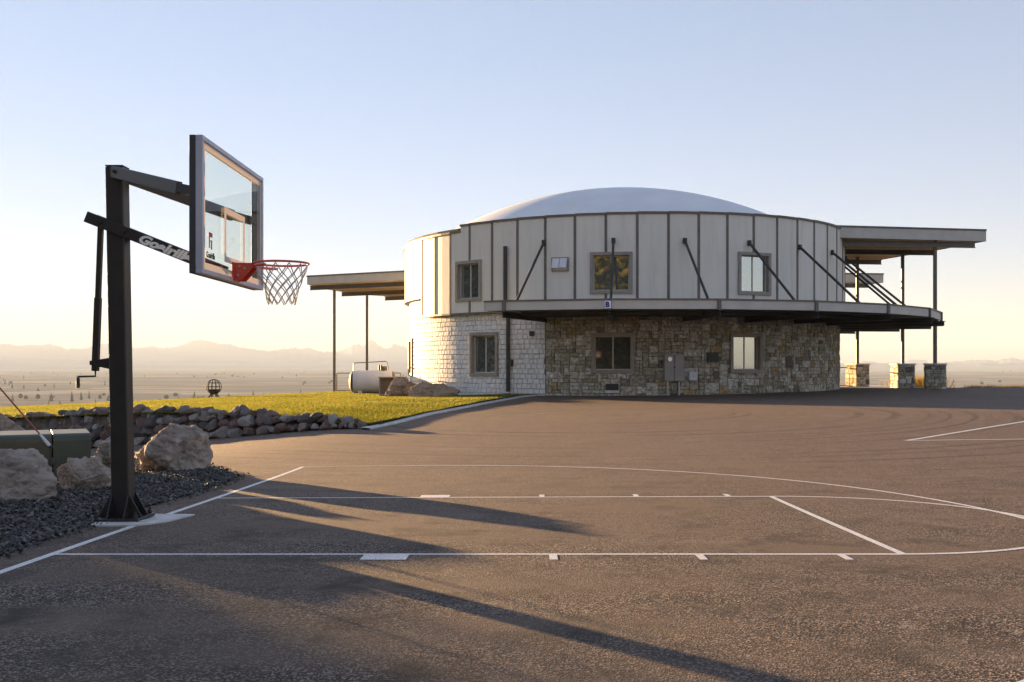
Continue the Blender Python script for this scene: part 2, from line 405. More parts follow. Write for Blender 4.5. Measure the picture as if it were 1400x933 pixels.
class MB:
    """collects faces for one mesh"""
    def __init__(s): s.v = []; s.f = []
    def add(s, vs, fs):
        n = len(s.v); s.v += [tuple(q) for q in vs]; s.f += [tuple(i + n for i in f) for f in fs]
        return s
    def box(s, x0, x1, y0, y1, z0, z1, mat=None):
        vs = [(x0,y0,z0),(x1,y0,z0),(x1,y1,z0),(x0,y1,z0),(x0,y0,z1),(x1,y0,z1),(x1,y1,z1),(x0,y1,z1)]
        if mat is not None: vs = [mat @ Vector(q) for q in vs]
        return s.add(vs, [(0,3,2,1),(4,5,6,7),(0,1,5,4),(1,2,6,5),(2,3,7,6),(3,0,4,7)])
    def bar(s, a, b, w, h, up=(0, 0, 1)):
        """box section bar from a to b: width w sideways, h along up"""
        a, b = Vector(a), Vector(b)
        d = (b - a).normalized(); u = Vector(up)
        side = d.cross(u)
        if side.length < 1e-5: side = d.cross(Vector((0, 1, 0)))
        side.normalize(); u = side.cross(d).normalized()
        vs = []
        for p in (a, b):
            for sx, sz in ((-1,-1),(1,-1),(1,1),(-1,1)): vs.append(p + side * (sx * w / 2) + u * (sz * h / 2))
        return s.add(vs, [(0,1,2,3),(7,6,5,4),(0,4,5,1),(1,5,6,2),(2,6,7,3),(3,7,4,0)])
    def tube(s, pts, r, n=8, closed=False, caps=True):
        pts = [Vector(p) for p in pts]
        k = len(pts); base = len(s.v)
        rr = r if isinstance(r, (list, tuple)) else [r] * k
        prev = None
        for i, p in enumerate(pts):
            if closed: d = pts[(i + 1) % k] - pts[i - 1]
            else: d = pts[min(i + 1, k - 1)] - pts[max(i - 1, 0)]
            d.normalize()
            if prev is None:
                prev = d.orthogonal().normalized()
            u = (prev - d * prev.dot(d)).normalized(); prev = u
            w = d.cross(u)
            for j in range(n):
                t = 2 * math.pi * j / n
                s.v.append(tuple(p + (u * math.cos(t) + w * math.sin(t)) * rr[i]))
        m = k if closed else k - 1
        for i in range(m):
            for j in range(n):
                a0 = base + i * n + j; a1 = base + i * n + (j + 1) % n
                b0 = base + ((i + 1) % k) * n + j; b1 = base + ((i + 1) % k) * n + (j + 1) % n
                s.f.append((a0, a1, b1, b0))
        if caps and not closed:
            s.f.append(tuple(base + j for j in reversed(range(n))))
            s.f.append(tuple(base + (k - 1) * n + j for j in range(n)))
        return s
    def prism(s, poly, z0, z1):
        n = len(poly)
        vs = [(x, y, z0) for x, y in poly] + [(x, y, z1) for x, y in poly]
        fs = [tuple(reversed(range(n))), tuple(range(n, 2 * n))] + [(i, (i + 1) % n, (i + 1) % n + n, i + n) for i in range(n)]
        return s.add(vs, fs)
    def cbox(s, t0, t1, r0, r1, z0, z1, n=2):
        """curved box about the z axis; angle 0 faces -Y"""
        base = len(s.v)
        for i in range(n + 1):
            t = t0 + (t1 - t0) * i / n
            for r, z in ((r0, z0), (r1, z0), (r1, z1), (r0, z1)):
                s.v.append((r * math.sin(t), -r * math.cos(t), z))
        for i in range(n):
            q = base + i * 4
            for j in range(4):
                s.f.append((q + j, q + 4 + j, q + 4 + (j + 1) % 4, q + (j + 1) % 4))
        s.f.append((base, base + 3, base + 2, base + 1)[::-1]); q = base + 4 * n
        s.f.append((q, q + 3, q + 2, q + 1))
        return s
    def mesh(s, name='m', bevel=0, seg=1, recalc=True):
        me = bpy.data.meshes.new(name)
        me.from_pydata(s.v, [], s.f)
        if bevel or recalc:
            bm = bmesh.new(); bm.from_mesh(me)
            bmesh.ops.recalc_face_normals(bm, faces=bm.faces)
            if bevel:
                bmesh.ops.bevel(bm, geom=list(bm.edges), offset=bevel, segments=seg, profile=0.5, affect='EDGES', clamp_overlap=True)
            bm.to_mesh(me); bm.free()
        me.update()
        return me

def grid_mesh(name, X, Y, Z):
    """structured grid from 2-D arrays"""
    h, w = X.shape
    v = np.stack([X, Y, Z], -1).reshape(-1, 3)
    i = np.arange(h * w).reshape(h, w)
    q = np.stack([i[:-1, :-1], i[:-1, 1:], i[1:, 1:], i[1:, :-1]], -1).reshape(-1, 4)
    me = bpy.data.meshes.new(name)
    me.from_pydata(v.tolist(), [], q.tolist())
    me.polygons.foreach_set('use_smooth', [True] * len(me.polygons))
    me.update()
    return me

def text_mesh(s, size, shear=0.0, extrude=0.002, offset=0.0, space=1.0):
    c = bpy.data.curves.new('txt', 'FONT')
    c.body = s; c.size = size; c.shear = shear; c.extrude = extrude; c.offset = offset
    c.space_character = space; c.resolution_u = 3
    o = bpy.data.objects.new('txt', c)
    COL.objects.link(o)
    dg = bpy.context.evaluated_depsgraph_get()
    me = bpy.data.meshes.new_from_object(o.evaluated_get(dg))
    bpy.data.objects.remove(o); bpy.data.curves.remove(c)
    me.materials.clear()
    return me

# ------------------------------------------------------------------ ground shape (depth below eye)
_zz = np.linspace(-60, 70, 2601)
def _smooth(xs, ys, w=2.0):
    t = np.interp(_zz, xs, ys)
    k = np.exp(-0.5 * (np.arange(-160, 161) * 0.05 / w) ** 2); k /= k.sum()
    return np.convolve(np.pad(t, 160, mode='edge'), k, mode='valid')
_b0 = _smooth([-60, 0, 6.87, 10.5, 14.7, 20, 24.4, 30.6, 34.5, 38, 40.5, 70],
              [1.10, 1.12, 1.293, 1.39, 1.475, 1.46, 1.425, 1.41, 1.39, 1.315, 1.255, 1.255], 1.1)
_s = _smooth([-60, 9, 15, 24.4, 30, 36, 40, 70], [0, 0, 0.012, 0.024, 0.021, 0.015, 0.0095, 0.0095], 1.5)
def asph_b(x, y):
    x = np.asarray(x, float); y = np.asarray(y, float)
    xs = 16 * np.tanh(x / 16 * 0.9) / 0.9 * 1.0
    u = -x - 4.3                                        # the drive falls away to the left, below the rock wall
    dip = 0.095 * np.where(u > 6, u, 0.55 * np.log1p(np.exp(np.minimum(u, 6) / 0.55)))
    q = np.clip((y - 13.5) / 9.0, 0, 1); q = q * q * (3 - 2 * q)
    return np.interp(y, _zz, _b0) - np.interp(y, _zz, _s) * xs + dip * q
def az(x, y): return float(E - asph_b(x, y))

LAWN = np.array([(-3.95,24.2,1.42),(-3.4,25.3,1.42),(-2.8,29.5,1.40),(-1.6,34.9,1.31),(-0.2,39.2,1.21),(-5.2,25.0,1.36),(-7.8,26.5,1.31),
    (-10.2,27.9,1.34),(-13.9,29.8,1.54),(-18.5,31.8,1.70),(-5,45,1.40),(-9.6,51.5,1.47),(-8.4,56,1.5),(-15.6,52,1.72),(-22,46,1.92),
    (-30,40,2.15),(-12,36,1.47),(1,43,1.25),(-14,62,2.0),(-5,62,1.6),(-10.6,57,1.57),(-9.45,61.5,1.66),(-7,32,1.34),(-4,38,1.33)])
def _tps_fit(P):
    n = len(P); d = np.hypot(P[:, None, 0] - P[None, :, 0], P[:, None, 1] - P[None, :, 1])
    K = np.where(d > 0, d * d * np.log(d + 1e-9), 0)
    A = np.zeros((n + 3, n + 3)); A[:n, :n] = K + 0.3 * np.eye(n); A[:n, n] = 1; A[:n, n + 1:] = P[:, :2]; A[n, :n] = 1; A[n + 1:, :n] = P[:, :2].T
    return np.linalg.solve(A, np.concatenate([P[:, 2], [0, 0, 0]]))
_lw = _tps_fit(LAWN)
def lawn_b(x, y):
    x = np.asarray(x, float); y = np.asarray(y, float)
    d = np.sqrt((x[..., None] - LAWN[:, 0]) ** 2 + (y[..., None] - LAWN[:, 1]) ** 2)
    k = np.where(d > 0, d * d * np.log(d + 1e-9), 0)
    b = k @ _lw[:-3] + _lw[-3] + _lw[-2] * x + _lw[-1] * y
    r = np.hypot(x, y)
    return b + 0.018 * np.maximum(r - 60, 0) ** 2 + 0.012 * (np.sin(x * 1.3 + y * .7) * np.sin(y * 0.9 - x * .4))
def lz(x, y): return float(E - lawn_b(x, y))

# ------------------------------------------------------------------ terrain, plains, mountains
def build_terrain():
    rr = np.concatenate([[0, 20, 40, 55, 65, 80, 100, 130, 170, 220, 290, 380, 500], np.geomspace(620, 15000, 60)])
    th = np.radians(np.linspace(-180, 180, 361))
    R, T = np.meshgrid(rr, th, indexing='ij')
    X = R * np.sin(T); Y = R * np.cos(T)
    t = np.clip((R - 58) / 330, 0, 1); t = t * t * (3 - 2 * t)
    B = 2.9 + t * 38
    und = np.zeros_like(R)
    for i in range(R.shape[0]):
        if rr[i] > 250:
            amp = min(1, (rr[i] - 250) / 900) * 7.0
            for j in range(R.shape[1]):
                und[i, j] = amp * mn.fractal(Vector((X[i, j] / 1500, Y[i, j] / 1500, 3.1)), 1.0, 2.0, 4)
    Z = E - B + und
    o = link('ground', grid_mesh('ground', X, Y, Z), 'plains'); kind(o, 'structure')

def ridge(name, dist, pts, depth, rough, seed):
    """mountain range with real depth: height profile over azimuth, falling off to both sides"""
    pts = np.array(pts, float)
    us = np.arange(-1500, 2800, 2.5)
    h = np.interp(us, pts[:, 0], pts[:, 1])
    prof = np.array([mn.fractal(Vector((u / 34.0, seed, 0)), 1.0, 2.0, 5) for u in us])
    jag = np.array([abs(mn.fractal(Vector((u / 9.0, seed, 4)), 0.8, 2.0, 3)) for u in us])
    h = np.maximum(h + prof * rough - jag * rough * 1.1, 1.0)
    ang = np.arctan((us - 714) / F_PX)
    off = np.concatenate([np.linspace(-1, -0.15, 6), [-0.08, 0, 0.08], np.linspace(0.15, 1, 4)])
    X = np.zeros((len(off), len(us))); Y = X.copy(); Z = X.copy()
    for i, o in enumerate(off):
        d = dist + o * depth
        fall = max(0.0, 1 - abs(o)) ** 1.35
        nz = np.array([mn.fractal(Vector((u / 18.0, o * 5, seed + 9)), 1.0, 2.0, 3) for u in us])
        X[i] = np.sin(ang) * d; Y[i] = np.cos(ang) * d
        hm = h * dist / F_PX * np.cos(ang)
        Z[i] = E - 42 + fall * (hm + 42) + (nz * 14 * fall if abs(o) > 0.02 else 0)
    o = link(name, grid_mesh(name, X, Y, Z), 'mountain'); kind(o, 'structure')
    return o

def build_far():
    px = [(-1500, 14), (-400, 22), (0, 27), (60, 28), (66, 30), (90, 24), (112, 22), (135, 28), (180, 27), (192, 25), (232, 24), (250, 28), (258, 31), (275, 34), (283, 33), (300, 28),
          (312, 29), (322, 25), (345, 22), (372, 22), (400, 25), (420, 22), (440, 18), (458, 20), (472, 23), (485, 29), (497, 25), (503, 33), (507, 36), (513, 31), (524, 24), (531, 21), (538, 29),
          (547, 24), (560, 21), (620, 16), (760, 9), (1000, 3), (1150, 2), (1240, 4), (1320, 7), (1400, 7), (1600, 10), (2000, 16), (2800, 10)]
    ridge('mountains', 12000, px, 1800, 3.6, 1.7)
    lo = [(-1500, 4), (0, 9), (160, 5), (420, 4), (560, 3), (900, -6), (1140, -5), (1250, -4), (1400, -1), (2000, 2), (2800, 2)]
    ridge('foothills', 9300, lo, 900, 1.2, 5.2)

def build_woods():
    v, f = [], []
    def cone(x, y, z, r, h, n=5):
        b = len(v); a0 = rnd.random() * 6
        for j in range(n):
            t = a0 + 2 * math.pi * j / n
            v.append((x + r * math.cos(t), y + r * math.sin(t), z + h * 0.08))
        v.append((x, y, z + h)); v.append((x, y, z - 2))
        for j in range(n):
            f.append((b + j, b + (j + 1) % n, b + n)); f.append((b + (j + 1) % n, b + j, b + n + 1))
    def blob(x, y, z, r, h):
        b = len(v); rings = [(0.0, 0.25), (0.75, 0.35), (1.0, 0.6), (0.65, 0.85), (0.0, 1.0)]
        n = 6; a0 = rnd.random()
        idx = []
        for q, hz in rings:
            row = []
            for j in range(n):
                t = a0 + 2 * math.pi * j / n; rr = r * q * rnd.uniform(0.75, 1.2)
                row.append(len(v)); v.append((x + rr * math.cos(t), y + rr * math.sin(t), z + h * hz))
            idx.append(row)
        for i in range(len(rings) - 1):
            for j in range(n): f.append((idx[i][j], idx[i][(j + 1) % n], idx[i + 1][(j + 1) % n], idx[i + 1][j]))
    me_g = bpy.data.objects['ground']
    for _ in range(1300):
        d = 620 * math.exp(rnd.random() ** 1.3 * 2.2)
        az_ = math.radians(rnd.uniform(-34, 30))
        x, y = d * math.sin(az_), d * math.cos(az_)
        dens = mn.fractal(Vector((x / 260, y / 700, 8.0)), 1.0, 2.0, 3)
        lim = 0.08 if az_ < -0.25 else (0.10 if az_ < -0.1 else 0.22)
        if dens < lim: continue
        und = min(1, (d - 250) / 900) * 7.0 * mn.fractal(Vector((x / 1500, y / 1500, 3.1)), 1.0, 2.0, 4)
        z = E - 40.9 + und - 0.5
        if rnd.random() < 0.6: cone(x, y, z, rnd.uniform(1.6, 2.8), rnd.uniform(7, 14))
        else: blob(x, y, z, rnd.uniform(2.5, 4.5), rnd.uniform(5, 9))
    me = bpy.data.meshes.new('woodland'); me.from_pydata(v, [], f); me.update()
    o = link('woodland', me, 'far_wood'); kind(o, 'stuff'); tag(o, 'hazy scattered trees and hedgerows far below on the plain', 'woodland')

# ------------------------------------------------------------------ asphalt, markings, lawn, kerb, gravel
XMIN = ([-60, 31.5, 34.9, 39.4, 40.5, 60], [-26, -26, -1.52, -0.08, 0.4, 0.4])
KERB = [(-3.64, 23.5), (-3.26, 25.3), (-2.67, 29.5), (-1.44, 34.9), (-0.35, 38.3), (0.0, 39.4), (0.45, 40.1)]

def build_asphalt():
    ys = np.concatenate([np.arange(-45, 2, 1.5), np.arange(2, 17, 0.15), np.arange(17, 48.01, 0.4)])
    ts = np.linspace(0, 1, 141)
    X = np.zeros((len(ys), len(ts))); Y = X.copy()
    for i, y in enumerate(ys):
        x0 = float(np.interp(y, *XMIN)) + 0.001
        X[i] = x0 + (46 - x0) * ts; Y[i] = y
    Z = E - asph_b(X, Y)
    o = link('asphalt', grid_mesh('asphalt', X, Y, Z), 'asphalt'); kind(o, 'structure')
    return o

def strip(name, pts, w, parent, lift=0.0012, closed=False, step=0.15):
    """painted strip on the asphalt along a plan polyline"""
    P = [np.array(p, float) for p in pts]
    out = []
    for a_, b_ in zip(P[:-1], P[1:]):
        n = max(1, int(np.linalg.norm(b_ - a_) / step))
        for i in range(n): out.append(a_ + (b_ - a_) * i / n)
    out.append(P[-1])
    L, Rr = [], []
    for i, p in enumerate(out):
        d = out[min(i + 1, len(out) - 1)] - out[max(i - 1, 0)]; d = d / np.linalg.norm(d)
        nrm = np.array([-d[1], d[0]]) * w / 2
        L.append(p + nrm); Rr.append(p - nrm)
    A = np.array([L, Rr])
    me = grid_mesh(name, A[..., 0], A[..., 1], E - asph_b(A[..., 0], A[..., 1]) + lift)
    return link(name, me, 'paint', parent)

BX = -3.20                                # baseline
LN, LF = 6.87, 10.53                      # near and far lane lines
def build_markings(asph):
    LW = 0.05
    ft = BX + 5.79
    mid = (LN + LF) / 2
    strip('baseline', [(BX, 2.0), (BX, 14.75)], LW * 1.25, asph)
    strip('lane_line', [(BX + .03, LN), (ft, LN)], LW, asph, 0.0015)
    strip('lane_line', [(BX + .03, LF), (ft, LF)], LW, asph, 0.0015)
    strip('free_throw_line', [(ft, LN), (ft, LF)], LW * 1.15, asph, 0.0018)
    arc = [(ft + 1.83 * math.sin(t), mid - 1.83 * math.cos(t)) for t in np.linspace(0, math.pi, 60)]
    strip('free_throw_circle', arc, LW, asph, 0.0021)
    hx = -1.70
    rad = 6.05
    pts = [(hx + rad * math.sin(t), mid + rad * math.cos(t)) for t in np.linspace(0.0, math.pi, 170)]
    strip('three_point_line', pts, LW, asph, 0.0024)
    strip('three_point_line', [(BX + .03, mid + rad), (hx - .005, mid + rad)], LW * 0.6, asph, 0.0024)
    strip('three_point_line', [(BX + .03, mid - rad), (hx - .005, mid - rad)], LW, asph, 0.0024)
    for side, y0 in ((-1, LN), (1, LF)):
        for x0, w in ((2.13, 0.305), (3.38, 0.055), (4.37, 0.055), (5.33, 0.055)):
            y = y0 + side * (0.025 + 0.1)
            strip('lane_mark', [(BX + x0, y), (BX + x0 + w, y)], 0.2, asph, 0.002)
    # bay lines at the far side of the yard
    strip('bay_line', [(6.85, 18.0), (9.2, 20.3), (20.0, 30.5)], 0.09, asph)
    strip('bay_line', [(6.9, 18.0), (14, 17.9)], 0.06, asph, 0.0015)

def build_lawn():
    ys = np.concatenate([np.arange(24.0, 36, 0.2), np.arange(36, 74, 0.4)])
    ts = np.linspace(0, 1, 120)
    X = np.zeros((len(ys), len(ts))); Y = X.copy()
    bx = [23.6, 25.3, 29.5, 34.9, 39.4, 40.2, 43, 66]
    by = [-3.72, -3.34, -2.75, -1.52, -0.08, 0.4, 3, 3]
    lx = [24.0, 25.0, 26.4, 27.8, 29.7, 31.7, 34, 36, 80]
    ly = [-3.95, -5.25, -7.85, -10.25, -13.95, -18.6, -30, -60, -60]
    for i, y in enumerate(ys):
        x1 = float(np.interp(y, bx, by)); x0 = float(np.interp(y, lx, ly)); X[i] = x0 + (x1 - x0) * ts ** 0.6; Y[i] = y
    o = link('lawn', grid_mesh('lawn', X, Y, E - lawn_b(X, Y)), 'lawn'); kind(o, 'structure')
    # grass blades, bent a little, seen against the sun
    n = 330000
    yy = 24.0 + 36 * rng.random(n) ** 0.9
    x1 = np.interp(yy, bx, by); x0 = np.maximum(np.interp(yy, lx, ly), -32)
    xx = x1 - 0.03 - (x1 - x0) * rng.random(n) ** 1.15
    keep = (xx > -0.56 * yy - 1.0) & (np.hypot(xx - 4.85, yy - 49.8) > 10.5)
    xx, yy = xx[keep], yy[keep]
    grass('grass', 'short sunlit lawn grass on the slope behind the stones', 'grass', xx, yy, E - lawn_b(xx, yy), 0.022, 0.05, 0.010)

def grass(name, label, mat, xx, yy, zz, h0, h1, w):
    n = len(xx)
    h = rng.uniform(h0, h1, n); t = rng.uniform(0, math.pi, n)
    dx, dy = np.cos(t) * w, np.sin(t) * w
    lx, ly = rng.normal(0, 0.4, n) * h, rng.normal(0, 0.4, n) * h
    V = np.empty((n, 3, 3))
    V[:, 0] = np.stack([xx - dx, yy - dy, zz - 0.01], -1)
    V[:, 1] = np.stack([xx + dx, yy + dy, zz - 0.01], -1)
    V[:, 2] = np.stack([xx + lx, yy + ly, zz + h], -1)
    me = bpy.data.meshes.new(name)
    me.vertices.add(3 * n); me.loops.add(3 * n); me.polygons.add(n)
    me.vertices.foreach_set('co', V.reshape(-1))
    me.loops.foreach_set('vertex_index', np.arange(3 * n, dtype=np.int32))
    me.polygons.foreach_set('loop_start', np.arange(0, 3 * n, 3, dtype=np.int32))
    me.polygons.foreach_set('loop_total', np.full(n, 3, dtype=np.int32))
    me.update(calc_edges=True)
    o = link(name, me, mat); kind(o, 'stuff'); tag(o, label, 'grass')
    return o

def build_kerb():
    mb = MB(); pts = [np.array(p) for p in KERB]
    fine = []
    for a_, b_ in zip(pts[:-1], pts[1:]):
        for i in range(6): fine.append(a_ + (b_ - a_) * i / 6)
    fine.append(pts[-1])
    rings = []
    for i, p in enumerate(fine):
        d = fine[min(i + 1, len(fine) - 1)] - fine[max(i - 1, 0)]; d /= np.linalg.norm(d)
        nrm = np.array([-d[1], d[0]])
        z = az(p[0], p[1])
        l, r = p + nrm * 0.13, p - nrm * 0.11
        rings.append([(l[0], l[1], z - .2), (r[0], r[1], z - .2), (r[0], r[1], z + .035), (l[0], l[1], z + .05)])
    for k in range(len(rings) - 1):
        mb.add(rings[k] + rings[k + 1], [(0, 4, 5, 1), (1, 5, 6, 2), (2, 6, 7, 3), (3, 7, 4, 0)])
    o = link('kerb', mb.mesh(), 'concrete'); kind(o, 'structure')

GRAVEL = [(-3.42, 2.0), (-3.5, 6.6), (-3.56, 8.0), (-3.6, 9.4), (-3.58, 11.0), (-3.62, 12.5), (-3.75, 13.2), (-4.1, 13.9), (-4.6, 14.6), (-5.4, 15.4), (-6.4, 16.4), (-8.5, 17.4), (-13, 17.2), (-13, 2.0)]
def inside(x, y, poly):
    c = np.zeros(np.shape(x), bool); n = len(poly)
    for i in range(n):
        x1, y1 = poly[i]; x2, y2 = poly[(i + 1) % n]
        if y1 == y2: continue
        c ^= ((y1 > y) != (y2 > y)) & (x < (x2 - x1) * (y - y1) / (y2 - y1) + x1)
    return c
def gz(x, y):
    """top of the gravel bed: a low mound above the asphalt"""
    d = np.minimum(1, np.maximum(0, -3.5 - np.asarray(x)) / 0.8)
    return E - asph_b(x, y) + 0.012 + 0.05 * d
def build_gravel():
    mb = bmesh.new()
    vs = [mb.verts.new((x, y, 0)) for x, y in GRAVEL]
    mb.faces.new(vs)
    bmesh.ops.triangulate(mb, faces=mb.faces)
    for _ in range(4): bmesh.ops.subdivide_edges(mb, edges=[e for e in mb.edges if e.calc_length() > 0.5], cuts=1)
    for v in mb.verts: v.co.z = float(gz(v.co.x, v.co.y))
    me = bpy.data.meshes.new('gravel_bed'); mb.to_mesh(me); mb.free()
    o = link('gravel_bed', me, 'gravel_bed'); kind(o, 'structure')
    # slate chips, dense where the camera sees them
    n = 42000
    y = 4.0 + 13 * rng.random(n) ** 1.1
    x = -3.4 - 3.6 * rng.random(n) ** 1.2
    edge = rng.normal(0, 0.09, n)
    k = inside(x + edge, y, GRAVEL) & (x > -0.56 * y - 0.5)
    x, y = x[k], y[k]
    z = gz(x, y); n = len(x)
    base = np.array([(1, 0, 0), (0.3, 0.9, 0.1), (-0.8, 0.5, 0), (-0.7, -0.6, 0.05), (0.4, -0.9, 0), (0.1, 0.1, 0.55), (0, 0, -0.45)])
    faces = np.array([(0, 1, 5), (1, 2, 5), (2, 3, 5), (3, 4, 5), (4, 0, 5), (1, 0, 6), (2, 1, 6), (3, 2, 6), (4, 3, 6), (0, 4, 6)])
    s = rng.uniform(0.008, 0.021, n) * rng.uniform(0.8, 1.3, n)
    V = base[None] * rng.uniform(0.7, 1.3, (n, 7, 3)) * s[:, None, None]
    ax = rng.normal(0, 0.45, (n, 2)); t = rng.uniform(0, 6.28, n)
    c_, s_ = np.cos(t)[:, None], np.sin(t)[:, None]
    Xr = V[..., 0] * c_ - V[..., 1] * s_; Yr = V[..., 0] * s_ + V[..., 1] * c_
    Zr = V[..., 2] + Xr * ax[:, :1] + Yr * ax[:, 1:]
    P = np.stack([Xr + x[:, None], Yr + y[:, None], Zr + z[:, None] + rng.uniform(-0.004, 0.02, n)[:, None]], -1)
    F = (faces[None] + (np.arange(n) * 7)[:, None, None]).reshape(-1, 3)
    me = bpy.data.meshes.new('slate_gravel'); me.from_pydata(P.reshape(-1, 3).tolist(), [], F.tolist()); me.update()
    o = link('slate_gravel', me, 'chip'); kind(o, 'stuff'); tag(o, 'dark slate gravel chips around the boulders and hoop post', 'gravel')

# ------------------------------------------------------------------ rocks
def rock_mesh(seed, sub=3, cuts=7, rough=0.16, fine=0.05):
    r = random.Random(seed)
    bm = bmesh.new()
    bmesh.ops.create_icosphere(bm, subdivisions=sub, radius=1.0)
    planes = []
    for _ in range(cuts):
        d = Vector((r.gauss(0, 1), r.gauss(0, 1), r.gauss(0, 0.8))).normalized()
        planes.append((d, r.uniform(0.52, 0.88)))
    off = Vector((seed * 3.7, seed * 1.3, 0))
    for v in bm.verts:
        d = v.co.normalized()
        p = d * (1 + rough * mn.fractal(d * 1.3 + off, 1.0, 2.0, 4))
        for n, h in planes:
            q = p.dot(n)
            if q > h: p = p - n * (q - h) * 0.95
        p = p + d * fine * mn.fractal(d * 5.0 + off, 0.9, 2.0, 5)
        v.co = p
    for v in bm.verts:
        if v.co.z < -0.55: v.co.z = -0.55
    me = bpy.data.meshes.new('rock'); bm.to_mesh(me); bm.free()
    me.polygons.foreach_set('use_smooth', [sub >= 4] * len(me.polygons))
    return me

def boulder(label, x, y, z, sx, sy, h, seed, rz=0, tilt=0.0, sub=6, mat='boulder', cuts=4, name='boulder'):
    me = rock_mesh(seed, sub, cuts, 0.30, 0.07)
    zs = [v.co.z for v in me.vertices]; xs = [v.co.x for v in me.vertices]; ys = [v.co.y for v in me.vertices]
    kx, ky, kz = 2 / (max(xs) - min(xs)), 2 / (max(ys) - min(ys)), 1 / (max(zs) - min(zs))
    mnz = min(zs); mx, my = (max(xs) + min(xs)) / 2, (max(ys) + min(ys)) / 2
    for v in me.vertices:
        v.co = ((v.co.x - mx) * kx * sx, (v.co.y - my) * ky * sy, (v.co.z - mnz) * kz * (h + 0.06) - 0.06)
    o = link(name, me, mat, loc=(x, y, z), rot=(tilt, 0, rz))
    return tag(o, label, 'boulder')

def build_boulders():
    boulder('big pale pitted boulder in front of the green utility box', -5.14, 9.95, float(gz(-4.9, 9.9)), 0.52, 0.42, 0.50, 3, 0.4)
    boulder('small rounded grey boulder beside the hoop post, before the green box', -4.70, 10.95, float(gz(-4.7, 10.9)), 0.28, 0.26, 0.36, 12, 1.1)
    boulder('big dark-pitted boulder on the gravel tip beyond the hoop post', -4.72, 13.7, float(gz(-4.7, 13.7)), 0.50, 0.46, 0.64, 21, 0.2)
    boulder('rough boulder half hidden behind the hoop post and green box', -5.28, 13.0, float(gz(-5.3, 13.0)), 0.30, 0.28, 0.46, 8, 2.0)
    boulder('tall blocky grey boulder behind the green box at the stone wall end', -7.9, 15.2, float(gz(-7.9, 15.2)), 0.55, 0.5, 0.95, 14, 0.3)
    boulder('brown rounded boulder by the pale tank at the house corner', -5.25, 43.6, lz(-5.2, 43.6) - 0.04, 0.75, 0.6, 0.88, 17, 0.6, cuts=7, mat='tan_boulder')
    boulder('long low brown boulder against the white shingle wall', -3.6, 41.3, lz(-3.6, 41.3) - 0.04, 1.08, 0.62, 0.62, 27, 0.1, cuts=7, mat='tan_boulder')

WALL = [(-3.8, 23.95), (-5.28, 24.8), (-7.85, 26.2), (-10.27, 27.6), (-13.97, 29.5), (-18.6, 31.5)]
def build_rock_wall():
    root = empty('rock_retaining_wall', (-7.85, 26.2, az(-7.85, 26.2)), 'low dry-laid wall of mixed field rocks holding up the lawn', 'rock wall')
    root_m = root.matrix_world.copy(); base = Vector(root.location)
    meshes = [rock_mesh(100 + i, 3, 11, 0.20, 0.035) for i in range(16)]
    for m in meshes:
        m.materials.append(M['rock'])
    pts = [np.array(p) for p in WALL]
    path = []
    for a_, b_ in zip(pts[:-1], pts[1:]):
        for i in range(20): path.append(a_ + (b_ - a_) * i / 20)
    cum = np.concatenate([[0], np.cumsum([np.linalg.norm(path[i + 1] - path[i]) for i in range(len(path) - 1)])])
    total = cum[-1]
    def at(s):
        return np.array([np.interp(s, cum, [p[0] for p in path]), np.interp(s, cum, [p[1] for p in path])])
    def put(s, back, z, r):
        p = at(s); q = at(min(s + 0.1, total)); d = q - p; d = d / (np.linalg.norm(d) + 1e-9)
        nrm = np.array([d[1], -d[0]])            # towards the lawn
        if nrm @ np.array([0.5, 0.86]) < 0: nrm = -nrm
        c = p + nrm * back
        o = link('rock', rnd.choice(meshes), None, root)
        o.location = Vector((c[0], c[1], z)) - base
        o.scale = (r * rnd.uniform(0.95, 1.5), r * rnd.uniform(0.8, 1.15), r * rnd.uniform(0.72, 1.0))
        o.rotation_euler = (rnd.uniform(-.4, .4), rnd.uniform(-.4, .4), rnd.uniform(0, 6.28))
    for layer in range(5):
        s = 0.05 * (layer + 1)
        while s < total - 0.1:
            p = at(s)
            zb = az(p[0], p[1]); zt = lz(*(p + np.array([0.25, 0.5]))) + 0.07
            hgt = zt - zb
            r = rnd.choice([0.10, 0.14, 0.17, 0.20, 0.23, 0.28]) * (1.0 if s > 2.5 else 0.72)
            z = zb + (0.10, 0.34, 0.58, 0.82, 1.04)[layer] * (1 if s > 2 else 0.8)
            if layer == 0 or z - 0.09 < zt:
                z = min(z, zt - r * 0.25) if layer else z
                put(s, 0.02 + 0.14 * layer + rnd.uniform(-.05, .05), z, r)
            s += r * rnd.uniform(1.45, 1.9)
    # earth bank behind the rocks
    V = []
    for p in path:
        q = p + np.array([0.10, 0.18]); t = p + np.array([0.45, 0.8])
        V.append([(q[0], q[1], az(*p) - 0.1), (q[0] + .06, q[1] + .12, max(az(*p) + 0.02, lz(*q) - 0.08)), (t[0], t[1], lz(*t) - 0.02)])
    A = np.array(V)
    o = link('bank', grid_mesh('bank', A[..., 0].T, A[..., 1].T, A[..., 2].T), 'bank'); kind(o, 'structure')

